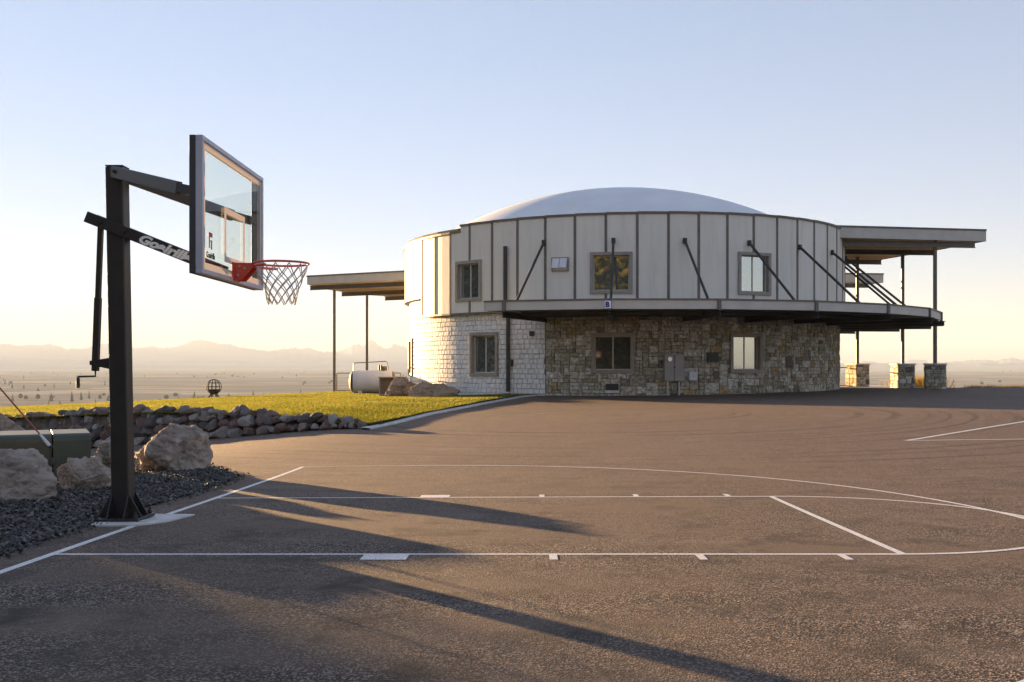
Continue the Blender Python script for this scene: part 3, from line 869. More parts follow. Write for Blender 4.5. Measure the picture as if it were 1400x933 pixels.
# ------------------------------------------------------------------ basketball hoop
def build_hoop():
    gx, gy = -3.43, 8.69
    g = az(gx, gy)
    root = empty('basketball_hoop', (gx, gy, g), 'in-ground basketball hoop with dark square post and glass backboard', 'basketball hoop')
    o3 = Vector((gx, gy, g))
    def part(name, mb, mat, parent=root, bevel=0.0, smooth=False, seg=2):
        mb.v = [tuple(Vector(v) - o3) for v in mb.v]
        return link(name, mb.mesh(bevel=bevel, seg=seg), mat, parent, smooth=smooth)
    zt = E + 1.69                     # post top
    lean = -0.055
    pb, pt = Vector((gx, gy, g + 0.03)), Vector((gx + lean, gy, zt))
    pole = part('pole', MB().bar(pb, pt, 0.152, 0.152, up=(1, 0, 0)), 'pole', bevel=0.012)
    part('pole_cap', MB().bar(pt + Vector((0, 0, .0)), pt + Vector((0, 0, .010)), 0.154, 0.154, up=(1, 0, 0)), 'pole', pole, bevel=0.004)
    part('base_plate', MB().box(gx - .2, gx + .2, gy - .2, gy + .2, g + 0.012, g + 0.040), 'pole', pole, bevel=0.006)
    for sx, sy in ((1, 0), (-1, 0), (0, 1), (0, -1)):
        for k in (-1, 1):
            mb = MB()
            for tq in (-0.006, 0.006):
                pass
            d = Vector((sx, sy, 0)); sd = Vector((-sy, sx, 0)) * (k * 0.07)
            c = Vector((gx, gy, g + 0.04)) + sd
            w = Vector((-sy, sx, 0)) * 0.006
            tri = [c + d * 0.074, c + d * 0.185, c + d * 0.080 + Vector((0, 0, 0.19))]
            vs = [t - w for t in tri] + [t + w for t in tri]
            mb.add(vs, [(0, 1, 2), (5, 4, 3), (0, 3, 4, 1), (1, 4, 5, 2), (2, 5, 3, 0)])
            part('gusset', mb, 'pole', pole)
    for sx in (-1, 1):
        for sy in (-1, 1):
            c = Vector((gx + sx * .165, gy + sy * .165, g + 0.04))
            part('anchor_bolt', MB().tube([c, c + Vector((0, 0, .03))], 0.02, 6).tube([c, c + Vector((0, 0, .055))], 0.010, 8), 'steel', pole)
    # backboard: 1.83 x 1.07 m in the plane X = const, facing the court
    xb = -2.48; y0, y1 = 7.775, 9.605; z0, z1 = E + 0.70, E + 1.767
    yc = (y0 + y1) / 2
    fw = 0.038
    fr = MB()
    fr.box(xb - .035, xb + .02, y0, y1, z0, z0 + fw).box(xb - .035, xb + .02, y0, y1, z1 - fw, z1)
    fr.box(xb - .035, xb + .02, y0, y0 + fw, z0 + fw, z1 - fw).box(xb - .035, xb + .02, y1 - fw, y1, z0 + fw, z1 - fw)
    board = part('backboard', MB().box(xb - .006, xb + .006, y0 + fw * .6, y1 - fw * .6, z0 + fw * .6, z1 - fw * .6), 'board_glass')
    board['label'] = 'clear glass backboard with pale printed border and target square'
    part('board_frame', fr, 'alu', board, bevel=0.004)
    bk = MB()
    bk.box(xb - .085, xb - .036, y0, y0 + .045, z0, z1).box(xb - .085, xb - .036, y1 - .045, y1, z0, z1)
    bk.box(xb - .085, xb - .036, y0 + .045, y1 - .045, z0, z0 + .045).box(xb - .085, xb - .036, y0 + .045, y1 - .045, z1 - .045, z1)
    part('back_frame', bk, 'board_back', board, bevel=0.004)
    pr = MB(); xf = xb + .0085; bw = 0.055; a0, a1, c0, c1 = y0 + fw, y1 - fw, z0 + fw, z1 - fw
    def flat(mb, ya, yb, za, zb, x=xf): mb.box(x - .001, x + .001, ya, yb, za, zb)
    flat(pr, a0, a1, c0, c0 + bw); flat(pr, a0, a1, c1 - bw, c1); flat(pr, a0, a0 + bw, c0 + bw, c1 - bw); flat(pr, a1 - bw, a1, c0 + bw, c1 - bw)
    part('printed_border', pr, 'border_print', board)
    tg = MB(); t0, t1, u0, u1, lw = yc - .305, yc + .305, z0 + .15, z0 + .15 + .457, .05
    flat(tg, t0, t1, u1 - lw, u1); flat(tg, t0, t1, u0, u0 + lw); flat(tg, t0, t0 + lw, u0 + lw, u1 - lw); flat(tg, t1 - lw, t1, u0 + lw, u1 - lw)
    part('target_square', tg, 'border_print', board)
    # emblem: angular red and black head with the maker's word below it
    lg = MB(); lk = MB(); q = 0.68; ly, lzz = a0 + bw + .10, c0 + bw + .125
    def bit(mb, ya, yb, za, zb): flat(mb, ly + ya * q, ly + yb * q, lzz + za * q, lzz + zb * q)
    bit(lg, 0, .035, 0, .17); bit(lg, .035, .12, .13, .17); bit(lg, .078, .12, -.01, .08)
    part('emblem', lg, 'red_print', board)
    bit(lk, -.004, .124, .17, .182); bit(lk, .06, .12, .08, .095); bit(lk, .12, .132, .13, .17)
    part('emblem_shadow', lk, 'black_print', board)
    tm = text_mesh('Goalrilla', 0.066, 0.25, 0.001, 0.002)
    for v in tm.vertices:
        x_, y_, z_ = v.co
        v.co = Vector((xf + 0.0015 + z_, a0 + bw + 0.02 + x_, c0 + bw + 0.045 + y_)) - o3
    link('lettering', tm, 'black_print', board)
    # upper arms: a V from the post top to the two upper mounts
    for sy in (-1, 1):
        p0 = Vector((gx + lean + 0.03, gy + sy * 0.095, zt - 0.06))
        p1 = Vector((xb - 0.22, yc + sy * 0.74, E + 1.385))
        arm = part('upper_arm', MB().bar(p0 - (p1 - p0).normalized() * .06, p1, 0.05, 0.10), 'pole', bevel=0.005)
        pm = Vector((xb - 0.06, yc + sy * 0.80, E + 1.345))
        part('mount_bracket', MB().bar(p1, pm, 0.06, 0.075), 'steel', arm, bevel=0.004)
        part('pivot_bolt', MB().tube([p0 + Vector((.0, -.05 * 1, 0)), p0 + Vector((.0, .05, 0))], 0.016, 8), 'steel', arm)
        part('mount_bolt', MB().tube([pm + Vector((0, -.06, -.02)), pm + Vector((0, .06, -.02))], 0.016, 8), 'steel', arm)
    # lower arms: two straight plates past the post to the rim mount
    q0 = Vector((-3.71, 0, E + 1.255)); q1 = Vector((xb - 0.09, 0, E + 0.80))
    dirn = (q1 - q0).normalized()
    for sy in (-1, 1):
        off = Vector((0, gy + sy * 0.097, 0))
        arm = part('lower_arm', MB().bar(q0 + off, q1 + off, 0.035, 0.094), 'pole', bevel=0.005)
        for t in (0.11, 0.285):
            c = q0 + (q1 - q0) * t + off
            part('pivot_bolt', MB().tube([c + Vector((0, sy * .01, 0)), c + Vector((0, sy * .030, 0))], 0.017, 6), 'steel', arm)
        if sy < 0:
            tm = text_mesh('Goalrilla', 0.105, 0.28, 0.001, 0.0055, 1.02)
            xs = [v.co.x for v in tm.vertices]; kx = 0.475 / (max(xs) - min(xs))
            up = Vector((0, 0, 1)) - dirn * dirn.z; up.normalize()
            st = q0 + off + dirn * 0.50 - up * 0.034 + Vector((0, -0.0195, 0))
            for v in tm.vertices:
                x_, y_, z_ = v.co
                v.co = st + dirn * (x_ - min(xs)) * kx + up * y_ * 0.98 + Vector((0, -z_, 0)) - o3
            link('lettering', tm, 'white_print', arm)
    part('cross_tie', MB().tube([q1 + Vector((-.03, gy - .1, 0)), q1 + Vector((-.03, gy + .1, 0))], 0.02, 8), 'pole')
    # height actuator and crank behind the post
    a0_ = Vector((-3.625, gy, E + 1.20)); a1_ = Vector((-3.672, gy, E - 0.06))
    act = part('actuator', MB().bar(a0_, a0_ + (a1_ - a0_) * 0.55, 0.042, 0.042, up=(0, 1, 0)).bar(a0_ + (a1_ - a0_) * 0.5, a1_, 0.052, 0.052, up=(0, 1, 0)), 'pole', bevel=0.004)
    bx = E + 0.005
    mb = MB().add([(gx - .10, gy - .03, bx - .05), (gx - .10, gy + .03, bx - .05), (gx - .10, gy + .03, bx + .05), (gx - .10, gy - .03, bx + .05),
                   (-3.71, gy - .03, bx - .012), (-3.71, gy + .03, bx - .012), (-3.71, gy + .03, bx + .022), (-3.71, gy - .03, bx + .022)],
                  [(0, 1, 2, 3), (7, 6, 5, 4), (0, 4, 5, 1), (1, 5, 6, 2), (2, 6, 7, 3), (3, 7, 4, 0)])
    part('actuator_bracket', mb, 'pole', act)
    k0 = a1_ + Vector((0, 0, -.01))
    part('crank_handle', MB().tube([k0 + Vector((0, 0, .03)), k0 + Vector((0, 0, -.035)), k0 + Vector((-.15, 0, -.038)), k0 + Vector((-.15, 0, -.055))], 0.009, 8)
         .tube([k0 + Vector((-.15, 0, -.05)), k0 + Vector((-.15, 0, -.135))], 0.016, 10), 'steel', act)
    # rim, bracket, net
    rc = Vector((-2.07, yc, z0 + 0.165)); R_ = 0.2286
    ring = [rc + Vector((R_ * math.cos(t), R_ * math.sin(t), 0)) for t in np.linspace(0, 2 * math.pi, 48, endpoint=False)]
    rim = part('rim', MB().tube(ring, 0.0095, 10, closed=True), 'red', smooth=True)
    inner = [rc + Vector((R_ * math.cos(t), R_ * math.sin(t), -.028)) for t in np.linspace(math.pi * 0.62, math.pi * 1.38, 20)]
    part('rim_brace', MB().tube(inner, 0.011, 8), 'red', rim)
    br = MB()
    for sy in (-1, 1):
        pl = [(xb + .022, rc.z + .0), (xb + .022 + .16, rc.z - .002), (xb + .022 + .165, rc.z - .035), (xb + .085, rc.z - .15), (xb + .022, rc.z - .15)]
        n = len(pl); yq = yc + sy * .075
        vs = [(x, yq - .004, z) for x, z in pl] + [(x, yq + .004, z) for x, z in pl]
        br.add(vs, [tuple(range(n)), tuple(reversed(range(n, 2 * n)))] + [(i, i + n, (i + 1) % n + n, (i + 1) % n) for i in range(n)])
    br.box(xb + .012, xb + .024, yc - .1, yc + .1, rc.z - .155, rc.z + .004)
    br.box(xb + .022, xb + .19, yc - .071, yc + .071, rc.z - .018, rc.z - .004)
    part('rim_bracket', br, 'red', rim)
    for x_, z_ in ((xb + .07, -.03), (xb + .115, -.05), (xb + .06, -.11)):
        c = Vector((x_, yc - .08, rc.z + z_))
        part('bracket_bolt', MB().tube([c, c + Vector((0, -.012, 0))], 0.011, 6), 'galv', rim)
    net = MB(); H = 0.335
    def prof(t):                       # radius down the net
        return 0.222 * (1 - t) ** 1.25 + 0.112 * (1 - (1 - t) ** 1.25) + 0.012 * max(0, t - .8)
    K = 12
    for k in range(K):
        for sgn in (-1, 1):
            pts = []
            for i in range(19):
                t = i / 18
                ang = 2 * math.pi * k / K + sgn * (math.pi / K) * (0.9 * min(1, t / .22) + 6.3 * max(0, t - .22) ** 0.95) + 0.015 * math.sin(7 * t + k)
                r_ = prof(t) + 0.004 * math.sin(k * 2.1 + 9 * t)
                pts.append(rc + Vector((r_ * math.cos(ang), r_ * math.sin(ang), -0.012 - H * t + 0.008 * math.sin(k * 1.7) * t)))
            net.tube(pts, 0.0047, 5)
    part('net', net, 'net', rim)
    # concrete footing
    poly = [(-3.70, 8.28), (-3.2, 8.29), (-3.09, 8.40), (-3.0, 8.57), (-2.93, 9.04), (-3.3, 9.07), (-3.62, 9.05), (-3.72, 8.9)]
    mb = MB(); n = len(poly)
    mb.add([(x, y, az(x, y) - .1) for x, y in poly] + [(x, y, az(x, y) + .012) for x, y in poly], [tuple(range(n, 2 * n))] + [(i, (i + 1) % n, (i + 1) % n + n, i + n) for i in range(n)])
    o = link('concrete_footing', mb.mesh(), 'concrete'); kind(o, 'structure')
    strip('footing_line', [(BX, 8.48), (BX, 8.62)], 0.06, bpy.data.objects['asphalt'], 0.016)

def build_utility_box():
    x, y = -5.66, 12.0; z = float(gz(x, y))
    root = empty('utility_box', (x, y, z), 'olive green steel transformer box among the boulders', 'utility box', rz=math.radians(27))
    h = E - 0.812 - z
    def body(x0, x1):
        mb = MB()
        prof = [(-.38, 0), (-.38, h - .07), (-.36, h - .025), (-.31, h), (.34, h + .012), (.38, h - .03), (.38, 0)]
        n = len(prof)
        mb.add([(x0, p, q) for p, q in prof] + [(x1, p, q) for p, q in prof],
               [tuple(reversed(range(n))), tuple(range(n, 2 * n))] + [(i, (i + 1) % n, (i + 1) % n + n, i + n) for i in range(n)])
        return mb.mesh(bevel=0.012, seg=2)
    link('door', body(-.56, .052), 'green', root)
    link('door', body(.062, .47), 'green', root)
    link('hinge', MB().box(.04, .075, -.392, -.376, h - .35, h - .27).mesh(bevel=.003), 'green', root)
    link('lock', MB().tube([(.057, -.38, .12), (.057, -.40, .12)], .02, 8).mesh(), 'steel', root)
    link('plinth', MB().box(-.62, .53, -.45, .45, -.08, .03).mesh(bevel=.01), 'concrete', root)
    # thin rod leaning over the box, pale fitting at its lower end
    p1 = Vector((-5.26, 11.25, E - 0.912)); p0 = Vector((-6.62, 11.25, E + 0.66))
    r2 = empty('marker_rod', p1, 'thin red-brown rod with pale end fitting leaning across the green box', 'rod')
    d = (p1 - p0).normalized()
    link('shaft', MB().tube([p0 - p1, -d * .10], 0.009, 8).mesh(), 'rod', r2)
    link('end_fitting', MB().tube([-d * .17, -d * .10, -d * .03, Vector((0, 0, 0))], [0.012, 0.017, 0.020, 0.016], 10).mesh(), 'pale_plastic', r2)
    link('eye', MB().tube([Vector((0, 0, 0)) + d * .0, d * .03], 0.022, 8).mesh(), 'steel', r2)
    link('foot_stay', MB().tube([d * .01, Vector((0.0, 0.0, z - p1.z))], 0.010, 8).mesh(), 'steel', r2)
    link('foot_stay', MB().tube([p0 - p1, Vector((p0.x - p1.x - .15, 0.1, z - p1.z - .1))], 0.012, 8).mesh(), 'steel', r2)

# ------------------------------------------------------------------ house
CX, CY = 4.84, 49.85
R_UP, R_LO = 10.56, 10.33
HZ = 0.0                                   # house local z = world z
STEP = 2 * math.pi / 54.4
T0 = -1.305
Z_BOT, Z_TOP = E + 2.13, E + 5.86
def top_z(t): return Z_TOP + 0.013 * R_UP * math.sin(t)
UPWIN = [(-0.735, 1.50, E + 2.60, E + 4.30), (-0.130, 1.66, E + 2.74, E + 4.37), (0.432, 1.60, E + 2.75, E + 4.45)]
LOWIN = [(-1.36, 1.5, E - 0.55, E + 1.2), (-0.672, 1.52, E - 0.50, E + 1.31), (-0.125, 1.70, E - 0.36, E + 1.23), (0.41, 1.55, E - 0.36, E + 1.24)]

def rect_minus(t0, t1, z0, z1, holes):
    rects = [(t0, t1, z0, z1)]
    for h0, h1, k0, k1 in holes:
        out = []
        for a0, a1, b0, b1 in rects:
            if h1 <= a0 or h0 >= a1 or k1 <= b0 or k0 >= b1: out.append((a0, a1, b0, b1)); continue
            if h0 > a0: out.append((a0, h0, b0, b1))
            if h1 < a1: out.append((h1, a1, b0, b1))
            m0, m1 = max(a0, h0), min(a1, h1)
            if k0 > b0: out.append((m0, m1, b0, k0))
            if k1 < b1: out.append((m0, m1, k1, b1))
        rects = out
    return [r for r in rects if r[1] - r[0] > 0.001 and r[3] - r[2] > 0.01]

def build_house():
    root = empty('house', (CX, CY, 0), 'round two-storey house with pale panel upper ring, stone base and white dome', 'house')
    def holes(wins, R, grow=0.0):
        return [(t - (w / 2 - .07 - grow) / R, t + (w / 2 - .07 - grow) / R, z0 + .07 + grow, z1 - .07 - grow) for t, w, z0, z1 in wins]
    # --- upper ring
    core = MB()
    for r in rect_minus(-math.pi, math.pi, Z_BOT + .02, Z_TOP - 0.16, holes(UPWIN, R_UP) + [(-2.3, T0 + 2 * STEP, Z_BOT, E + 2.96)]):
        core.cbox(r[0], r[1], R_UP - .28, R_UP - .03, r[2], r[3], max(2, int((r[1] - r[0]) / 0.1)))
    upper = link('upper_wall', core.mesh(), 'core', root)
    H = holes(UPWIN, R_UP)
    lo_step, hi_step = T0 + 4.55 * STEP, None
    n_lo, n_hi = -7, 27
    for n in range(n_lo, n_hi):
        t0, t1 = T0 + n * STEP, T0 + (n + 1) * STEP
        zb = Z_BOT if n >= 2 else E + 2.97
        if t0 > 2.0: zb = Z_BOT
        zt = top_z((t0 + t1) / 2) - (0.24 if n < 4 else 0)
        mb = MB()
        segs = [(t0, t1, zb, zt)]
        if n == 4:
            segs = [(t0, lo_step, zb, zt - 0.24), (lo_step, t1, zb, zt)]
        for sg in segs:
            for r in rect_minus(*sg, H):
                mb.cbox(r[0], r[1], R_UP - .03, R_UP, r[2], r[3], 2)
        link('panel', mb.mesh(), 'panel', upper)
        # batten on the joint
        bw = 0.052 / R_UP
        bb = MB()
        for r in rect_minus(t0 - bw, t0 + bw, zb, top_z(t0) - (0.24 if n <= 4 else 0) - .02, holes(UPWIN, R_UP, -0.07)):
            bb.cbox(r[0], r[1], R_UP - .01, R_UP + .024, r[2], r[3], 1)
        link('batten', bb.mesh(bevel=.006), 'trim', upper)
        # cap and drip trim, one length per panel
        cap = MB()
        for sg in segs:
            cap.cbox(sg[0] + .0002, sg[1] - .0002, R_UP - .3, R_UP + .06, sg[3] - .01, sg[3] + .075, 2)
        link('cap_trim', cap.mesh(), 'trim', upper)
        link('drip_trim', MB().cbox(t0 + .0002, t1 - .0002, R_LO - .1, R_UP + .03, zb - .06, zb + .012, 2).mesh(), 'trim', upper)
    back = MB().cbox(T0 + n_hi * STEP, T0 + (54.4 + n_lo) * STEP, R_UP - .03, R_UP, Z_BOT, Z_TOP - .2, 24)
    link('rear_cladding', back.mesh(), 'panel', upper)
    # --- lower wall
    GZ0 = -0.35
    core = MB()
    HL = holes(LOWIN, R_LO)
    for r in rect_minus(-math.pi, math.pi, GZ0, Z_BOT - .04, HL):
        core.cbox(r[0], r[1], R_LO - .3, R_LO - .05, r[2], r[3], max(2, int((r[1] - r[0]) / 0.1)))
    lower = link('lower_wall', core.mesh(), 'core', root)
    HLs = holes(LOWIN, R_LO, -0.07)
    SEAM = -0.388
    def rock_block(mb, t0, t1, z0, z1, r1, jit=0.0, tilt=0.0):
        """slightly uneven faced block in ring coordinates"""
        c = min((t1 - t0) * R_LO, z1 - z0) * 0.10
        a_ = c / R_LO
        vs = []
        for t, z in ((t0, z0), (t1, z0), (t1, z1), (t0, z1)):
            r = R_LO - .055; vs.append((r * math.sin(t), -r * math.cos(t), z))
        for t, z in ((t0, z0), (t1, z0), (t1, z1), (t0, z1)):
            r = r1 - .018; vs.append((r * math.sin(t), -r * math.cos(t), z))
        for t, z in ((t0 + a_, z0 + c), (t1 - a_, z0 + c), (t1 - a_, z1 - c), (t0 + a_, z1 - c)):
            r = r1 + rnd.uniform(-jit, jit) + (tilt if z < (z0 + z1) / 2 else -tilt)
            tt = t + rnd.uniform(-.2, .2) * a_
            vs.append((r * math.sin(tt), -r * math.cos(tt), z + rnd.uniform(-.2, .2) * c))
        fs = [(8, 9, 10, 11)]
        for k in (0, 4):
            for i in range(4): fs.append((k + i, k + (i + 1) % 4, k + 4 + (i + 1) % 4, k + 4 + i))
        mb.add(vs, fs)
    # white shingles
    pieces = []
    z = GZ0 + 0.25; row = 0
    while z < Z_BOT - .10:
        rh = 0.20; z1 = min(z + rh, Z_BOT - .062)
        t = -2.15 + rnd.uniform(0, .02)
        while t < SEAM:
            w = rnd.uniform(0.16, 0.30) / R_LO
            pieces.append((t + .0006, min(t + w, SEAM - .002) - .0006, z + .004, z1 - .002 + rnd.uniform(-.012, .008)))
            t += w
        z = z1; row += 1
    LFT = T0 + 2 * STEP
    lower_left = MB().cbox(-2.3, LFT, R_LO - .3, R_LO - .05, Z_BOT - .04, E + 2.95, 16)
    link('upper_backing', lower_left.mesh(), 'core', lower)
    z = Z_BOT - .06
    while z < E + 2.80:
        t = -2.15
        while t < LFT - .012:
            w = rnd.uniform(0.16, 0.30) / R_LO
            pieces.append((t + .0006, min(t + w, LFT - .002) - .0006, z + .004, z + .213)); t += w
        z += .215
    stuff = MB(); cnt = 0
    pieces.sort(key=lambda r: -(r[0] + r[1]))
    for p in pieces:
        if p[1] - p[0] < .003: continue
        for r in rect_minus(*p, HLs):
            if r[3] - r[2] < .03 or r[1] - r[0] < .004: continue
            if cnt < 300:
                mb = MB(); rock_block(mb, *r, R_LO + rnd.uniform(-.003, .004), 0.002, 0.007)
                link('shingle', mb.mesh(recalc=True), 'shingle', lower); cnt += 1
            else: rock_block(stuff, *r, R_LO + rnd.uniform(-.003, .004), 0.002, 0.007)
    o = link('shingles', stuff.mesh(), 'shingle', lower); kind(o, 'stuff')
    # ledge stone: squared blocks of mixed size, some two courses high
    pieces = []
    ch = 0.145; rows = int((Z_BOT - .06 - GZ0 - .2) / ch)
    cell = 0.125 / R_LO; cols = int((2.1 - SEAM) / cell)
    used = np.zeros((rows, cols), bool)
    for i in range(rows):
        for j in range(cols):
            if used[i, j]: continue
            h = rnd.choices([1, 2, 3], [0.44, 0.48, 0.08])[0]; w = rnd.choices([1, 2, 3, 4, 5], [.08, .28, .30, .22, .12])[0]
            h = min(h, rows - i)
            w0 = 0
            while w0 < w and j + w0 < cols and not used[i:i + h, j + w0].any(): w0 += 1
            used[i:i + h, j:j + w0] = True
            pieces.append((SEAM + j * cell + .0008, SEAM + (j + w0) * cell - .0008, GZ0 + .2 + i * ch + .006, GZ0 + .2 + (i + h) * ch - .006))
    def vis(p):
        tm = (p[0] + p[1]) / 2; zc = (p[2] + p[3]) / 2
        return (p[1] - p[0]) * max(0.05, math.cos(tm - 0.1)) * (p[3] - p[2]) * (1 if p[3] < E + 1.5 else .3) * (1 if p[2] > -.05 else .3)
    pieces.sort(key=lambda p: -vis(p)); stuff = MB(); cnt = 0
    for p in pieces:
        for r in rect_minus(*p, HLs):
            if r[3] - r[2] < .03 or r[1] - r[0] < .004: continue
            dep = R_LO + rnd.uniform(-.02, .03)
            if cnt < 300:
                mb = MB(); rock_block(mb, *r, dep, 0.010); link('stone', mb.mesh(), 'stone', lower); cnt += 1
            else: rock_block(stuff, *r, dep, 0.010)
    o = link('stones', stuff.mesh(), 'stone', lower); kind(o, 'stuff')
    # --- windows: casing, sash bars, two panes, set back in the wall
    def window(t, w, z0, z1, R, parent, casing=0.13, glass='pane'):
        c = MB(); h = z1 - z0
        c.box(-w / 2, w / 2, -R - .055, -R + .02, z0, z0 + casing).box(-w / 2, w / 2, -R - .055, -R + .02, z1 - casing, z1)
        c.box(-w / 2, -w / 2 + casing, -R - .055, -R + .02, z0 + casing, z1 - casing).box(w / 2 - casing, w / 2, -R - .055, -R + .02, z0 + casing, z1 - casing)
        win = link('window', c.mesh(bevel=.006), 'casing', parent, rot=(0, 0, t))
        i0, i1, k0, k1 = -w / 2 + casing, w / 2 - casing, z0 + casing, z1 - casing
        rv = MB(); d0, d1 = -R + .02, -R + .20; e_ = .02
        rv.box(i0 - e_, i0, d0, d1, k0 - e_, k1 + e_).box(i1, i1 + e_, d0, d1, k0 - e_, k1 + e_).box(i0, i1, d0, d1, k0 - e_, k0).box(i0, i1, d0, d1, k1, k1 + e_)
        link('reveal', rv.mesh(), 'casing', win)
        s = MB(); sw = .04; y0, y1 = -R + .14, -R + .185
        s.box(i0, i1, y0, y1, k0, k0 + sw).box(i0, i1, y0, y1, k1 - sw, k1).box(i0, i0 + sw, y0, y1, k0 + sw, k1 - sw).box(i1 - sw, i1, y0, y1, k0 + sw, k1 - sw)
        s.box(-.025, .025, y0 - .006, y1, k0 + sw, k1 - sw)
        link('sash', s.mesh(bevel=.004), 'fascia', win)
        for q in (-1, 1):
            a0_, a1_ = (i0 + sw, -.025) if q < 0 else (.025, i1 - sw)
            rz_ = rnd.uniform(-.012, .012)
            pm = MB().box(a0_ - .01, a1_ + .01, -R + .158, -R + .166, k0 + sw - .01, k1 - sw + .01).mesh()
            for v in pm.vertices: v.co.y += rz_ * (v.co.x - (a0_ + a1_) / 2)
            link('pane', pm, glass, win)
        return win
    for t, w, z0, z1 in UPWIN: window(t, w, z0, z1, R_UP, root)
    for t, w, z0, z1 in LOWIN: window(t, w, z0, z1, R_LO, root, glass='pane' if abs(t) > .3 else 'dim_pane')
    # small top-hung vent window, open
    t = -0.322; vw = MB(); zz0, zz1 = E + 3.70, E + 4.16
    vw.box(-.36, .36, -R_UP - .05, -R_UP + .02, zz0 - .05, zz0).box(-.36, .36, -R_UP - .05, -R_UP + .02, zz1, zz1 + .05).box(-.36, -.31, -R_UP - .05, -R_UP + .02, zz0, zz1).box(.31, .36, -R_UP - .05, -R_UP + .02, zz0, zz1)
    win = link('vent_window', vw.mesh(), 'casing', root, rot=(0, 0, t))
    for q in (-1, 1):
        pm = MB().box(-.30 if q < 0 else .012, -.012 if q < 0 else .30, -.008, .008, -.42, 0).mesh()
        link('pane', pm, 'pale_plastic', win, loc=(0, -R_UP - .06, zz1), rot=(math.radians(-24), 0, 0))  # plain pale material imitates the sky reflected in the tilted glass
    # --- dome
    dm = MB(); Rs = 17.6; za = E + 8.46
    rows_ = 22; seg = 96
    for i in range(rows_ + 1):
        r = 10.15 * i / rows_
        z = za - (Rs - math.sqrt(Rs * Rs - r * r))
        for j in range(seg): dm.v.append((r * math.sin(2 * math.pi * j / seg), -r * math.cos(2 * math.pi * j / seg), z))
    for i in range(rows_):
        for j in range(seg): dm.f.append((i * seg + j, i * seg + (j + 1) % seg, (i + 1) * seg + (j + 1) % seg, (i + 1) * seg + j))
    me = dm.mesh(); link('dome', me, 'white_dome', root, smooth=True)
    # --- polygon canopy deck round the first floor
    RV = 14.6; VS = [-0.385 + i * 0.2630 for i in range(11)]
    zt, zf = E + 2.27, E + 1.90
    def pol(r, t, z): return Vector((r * math.sin(t), -r * math.cos(t), z))
    start = pol(RV, VS[0], 0).lerp(pol(RV, VS[0] - .263, 0), 0.22)
    ring = [start] + [pol(RV, t, 0) for t in VS]
    inner = [pol(R_LO + .0, -0.42, 0)] + [pol(R_LO, t, 0) for t in VS]
    slab = MB()
    for i in range(len(ring) - 1):
        a0_, a1_, b0_, b1_ = ring[i], ring[i + 1], inner[i], inner[i + 1]
        a0s, a1s = a0_ * 0.997, a1_ * 0.997
        slab.add([(p.x, p.y, zz) for zz in (zf + .06, zt - .03) for p in (a0s, a1s, b1_, b0_)], [(0, 3, 2, 1), (4, 5, 6, 7), (0, 1, 5, 4), (1, 2, 6, 5), (2, 3, 7, 6), (3, 0, 4, 7)])
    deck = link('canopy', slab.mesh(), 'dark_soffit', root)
    for i in range(len(ring) - 1):
        a0_, a1_ = Vector(ring[i]), Vector(ring[i + 1])
        d = (a1_ - a0_).normalized()
        nr = Vector((d.y, -d.x, 0)) * .04
        zc = (zt + zf) / 2
        link('fascia_board', MB().bar(a0_ + d * .05 + Vector((0, 0, zc)), a1_ - d * .05 + Vector((0, 0, zc)), .05, zt - zf - .06).mesh(), 'fascia', deck)
        link('edge_flashing', MB().bar(a0_ + Vector((0, 0, zt)), a1_ + Vector((0, 0, zt)), .12, .055).mesh(), 'trim', deck)
    a0_ = Vector(ring[0]); b0_ = Vector(inner[0])
    link('fascia_board', MB().bar(a0_ + Vector((0, 0, (zt + zf) / 2)), b0_ + Vector((0, 0, (zt + zf) / 2)), .05, zt - zf - .06).mesh(), 'fascia', deck)
    for i, t in enumerate(VS):
        link('corner_cap', MB().bar(pol(RV + .03, t, zf - .01), pol(RV + .03, t, zt + .02), .13, .13, up=pol(1, t, 0)).mesh(bevel=.006), 'trim', deck)
        bm_ = MB()
        bm_.bar(pol(R_LO - .1, t, zf - .02), pol(RV + .22, t, zf - .02), .15, .022)
        bm_.bar(pol(R_LO - .1, t, zf - .12), pol(RV + .16, t, zf - .12), .025, .19)
        bm_.bar(pol(R_LO - .1, t, zf - .225), pol(RV + .12, t, zf - .225), .15, .022)
        link('beam', bm_.mesh(), 'steel', deck)
        # inclined tie rod with clevis plates
        w0, b0 = pol(R_UP + .07, t, E + 4.80), pol(13.45, t, zt + .06)
        rod = link('tie_rod', MB().tube([w0, b0], .052, 10).mesh(), 'steel', root)
        link('clevis', MB().bar(w0 + Vector((0, 0, -.11)), w0 + Vector((0, 0, .11)), .15, .09, up=pol(1, t, 0)).mesh(bevel=.008), 'steel', rod)
        link('clevis', MB().bar(pol(13.1, t, zt + .045), pol(13.75, t, zt + .045), .14, .05).mesh(bevel=.008), 'steel', rod)
    for k, rr_ in enumerate((11.6, 13.0)):
        for i in range(len(VS) - 1):
            link('purlin', MB().bar(pol(rr_, VS[i], zf - .03), pol(rr_, VS[i + 1], zf - .03), .1, .14).mesh(), 'steel', deck)
    # --- upper side roofs on columns
    def slab_roof(name, poly, z0, z1, beams, bz):
        """poly in world plan; fascia edge boards, soffit and under-beams"""
        P = [(x - CX, y - CY) for x, y in poly]
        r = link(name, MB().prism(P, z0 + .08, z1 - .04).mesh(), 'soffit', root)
        n = len(P)
        for i in range(n):
            p, q = Vector((*P[i], 0)), Vector((*P[(i + 1) % n], 0))
            zc = (z0 + z1) / 2
            link('fascia_board', MB().bar(p + Vector((0, 0, zc)), q + Vector((0, 0, zc)), .06, z1 - z0 - .08).mesh(), 'fascia', r)
            link('edge_flashing', MB().bar(p + Vector((0, 0, z1)), q + Vector((0, 0, z1)), .14, .07).mesh(), 'trim', r)
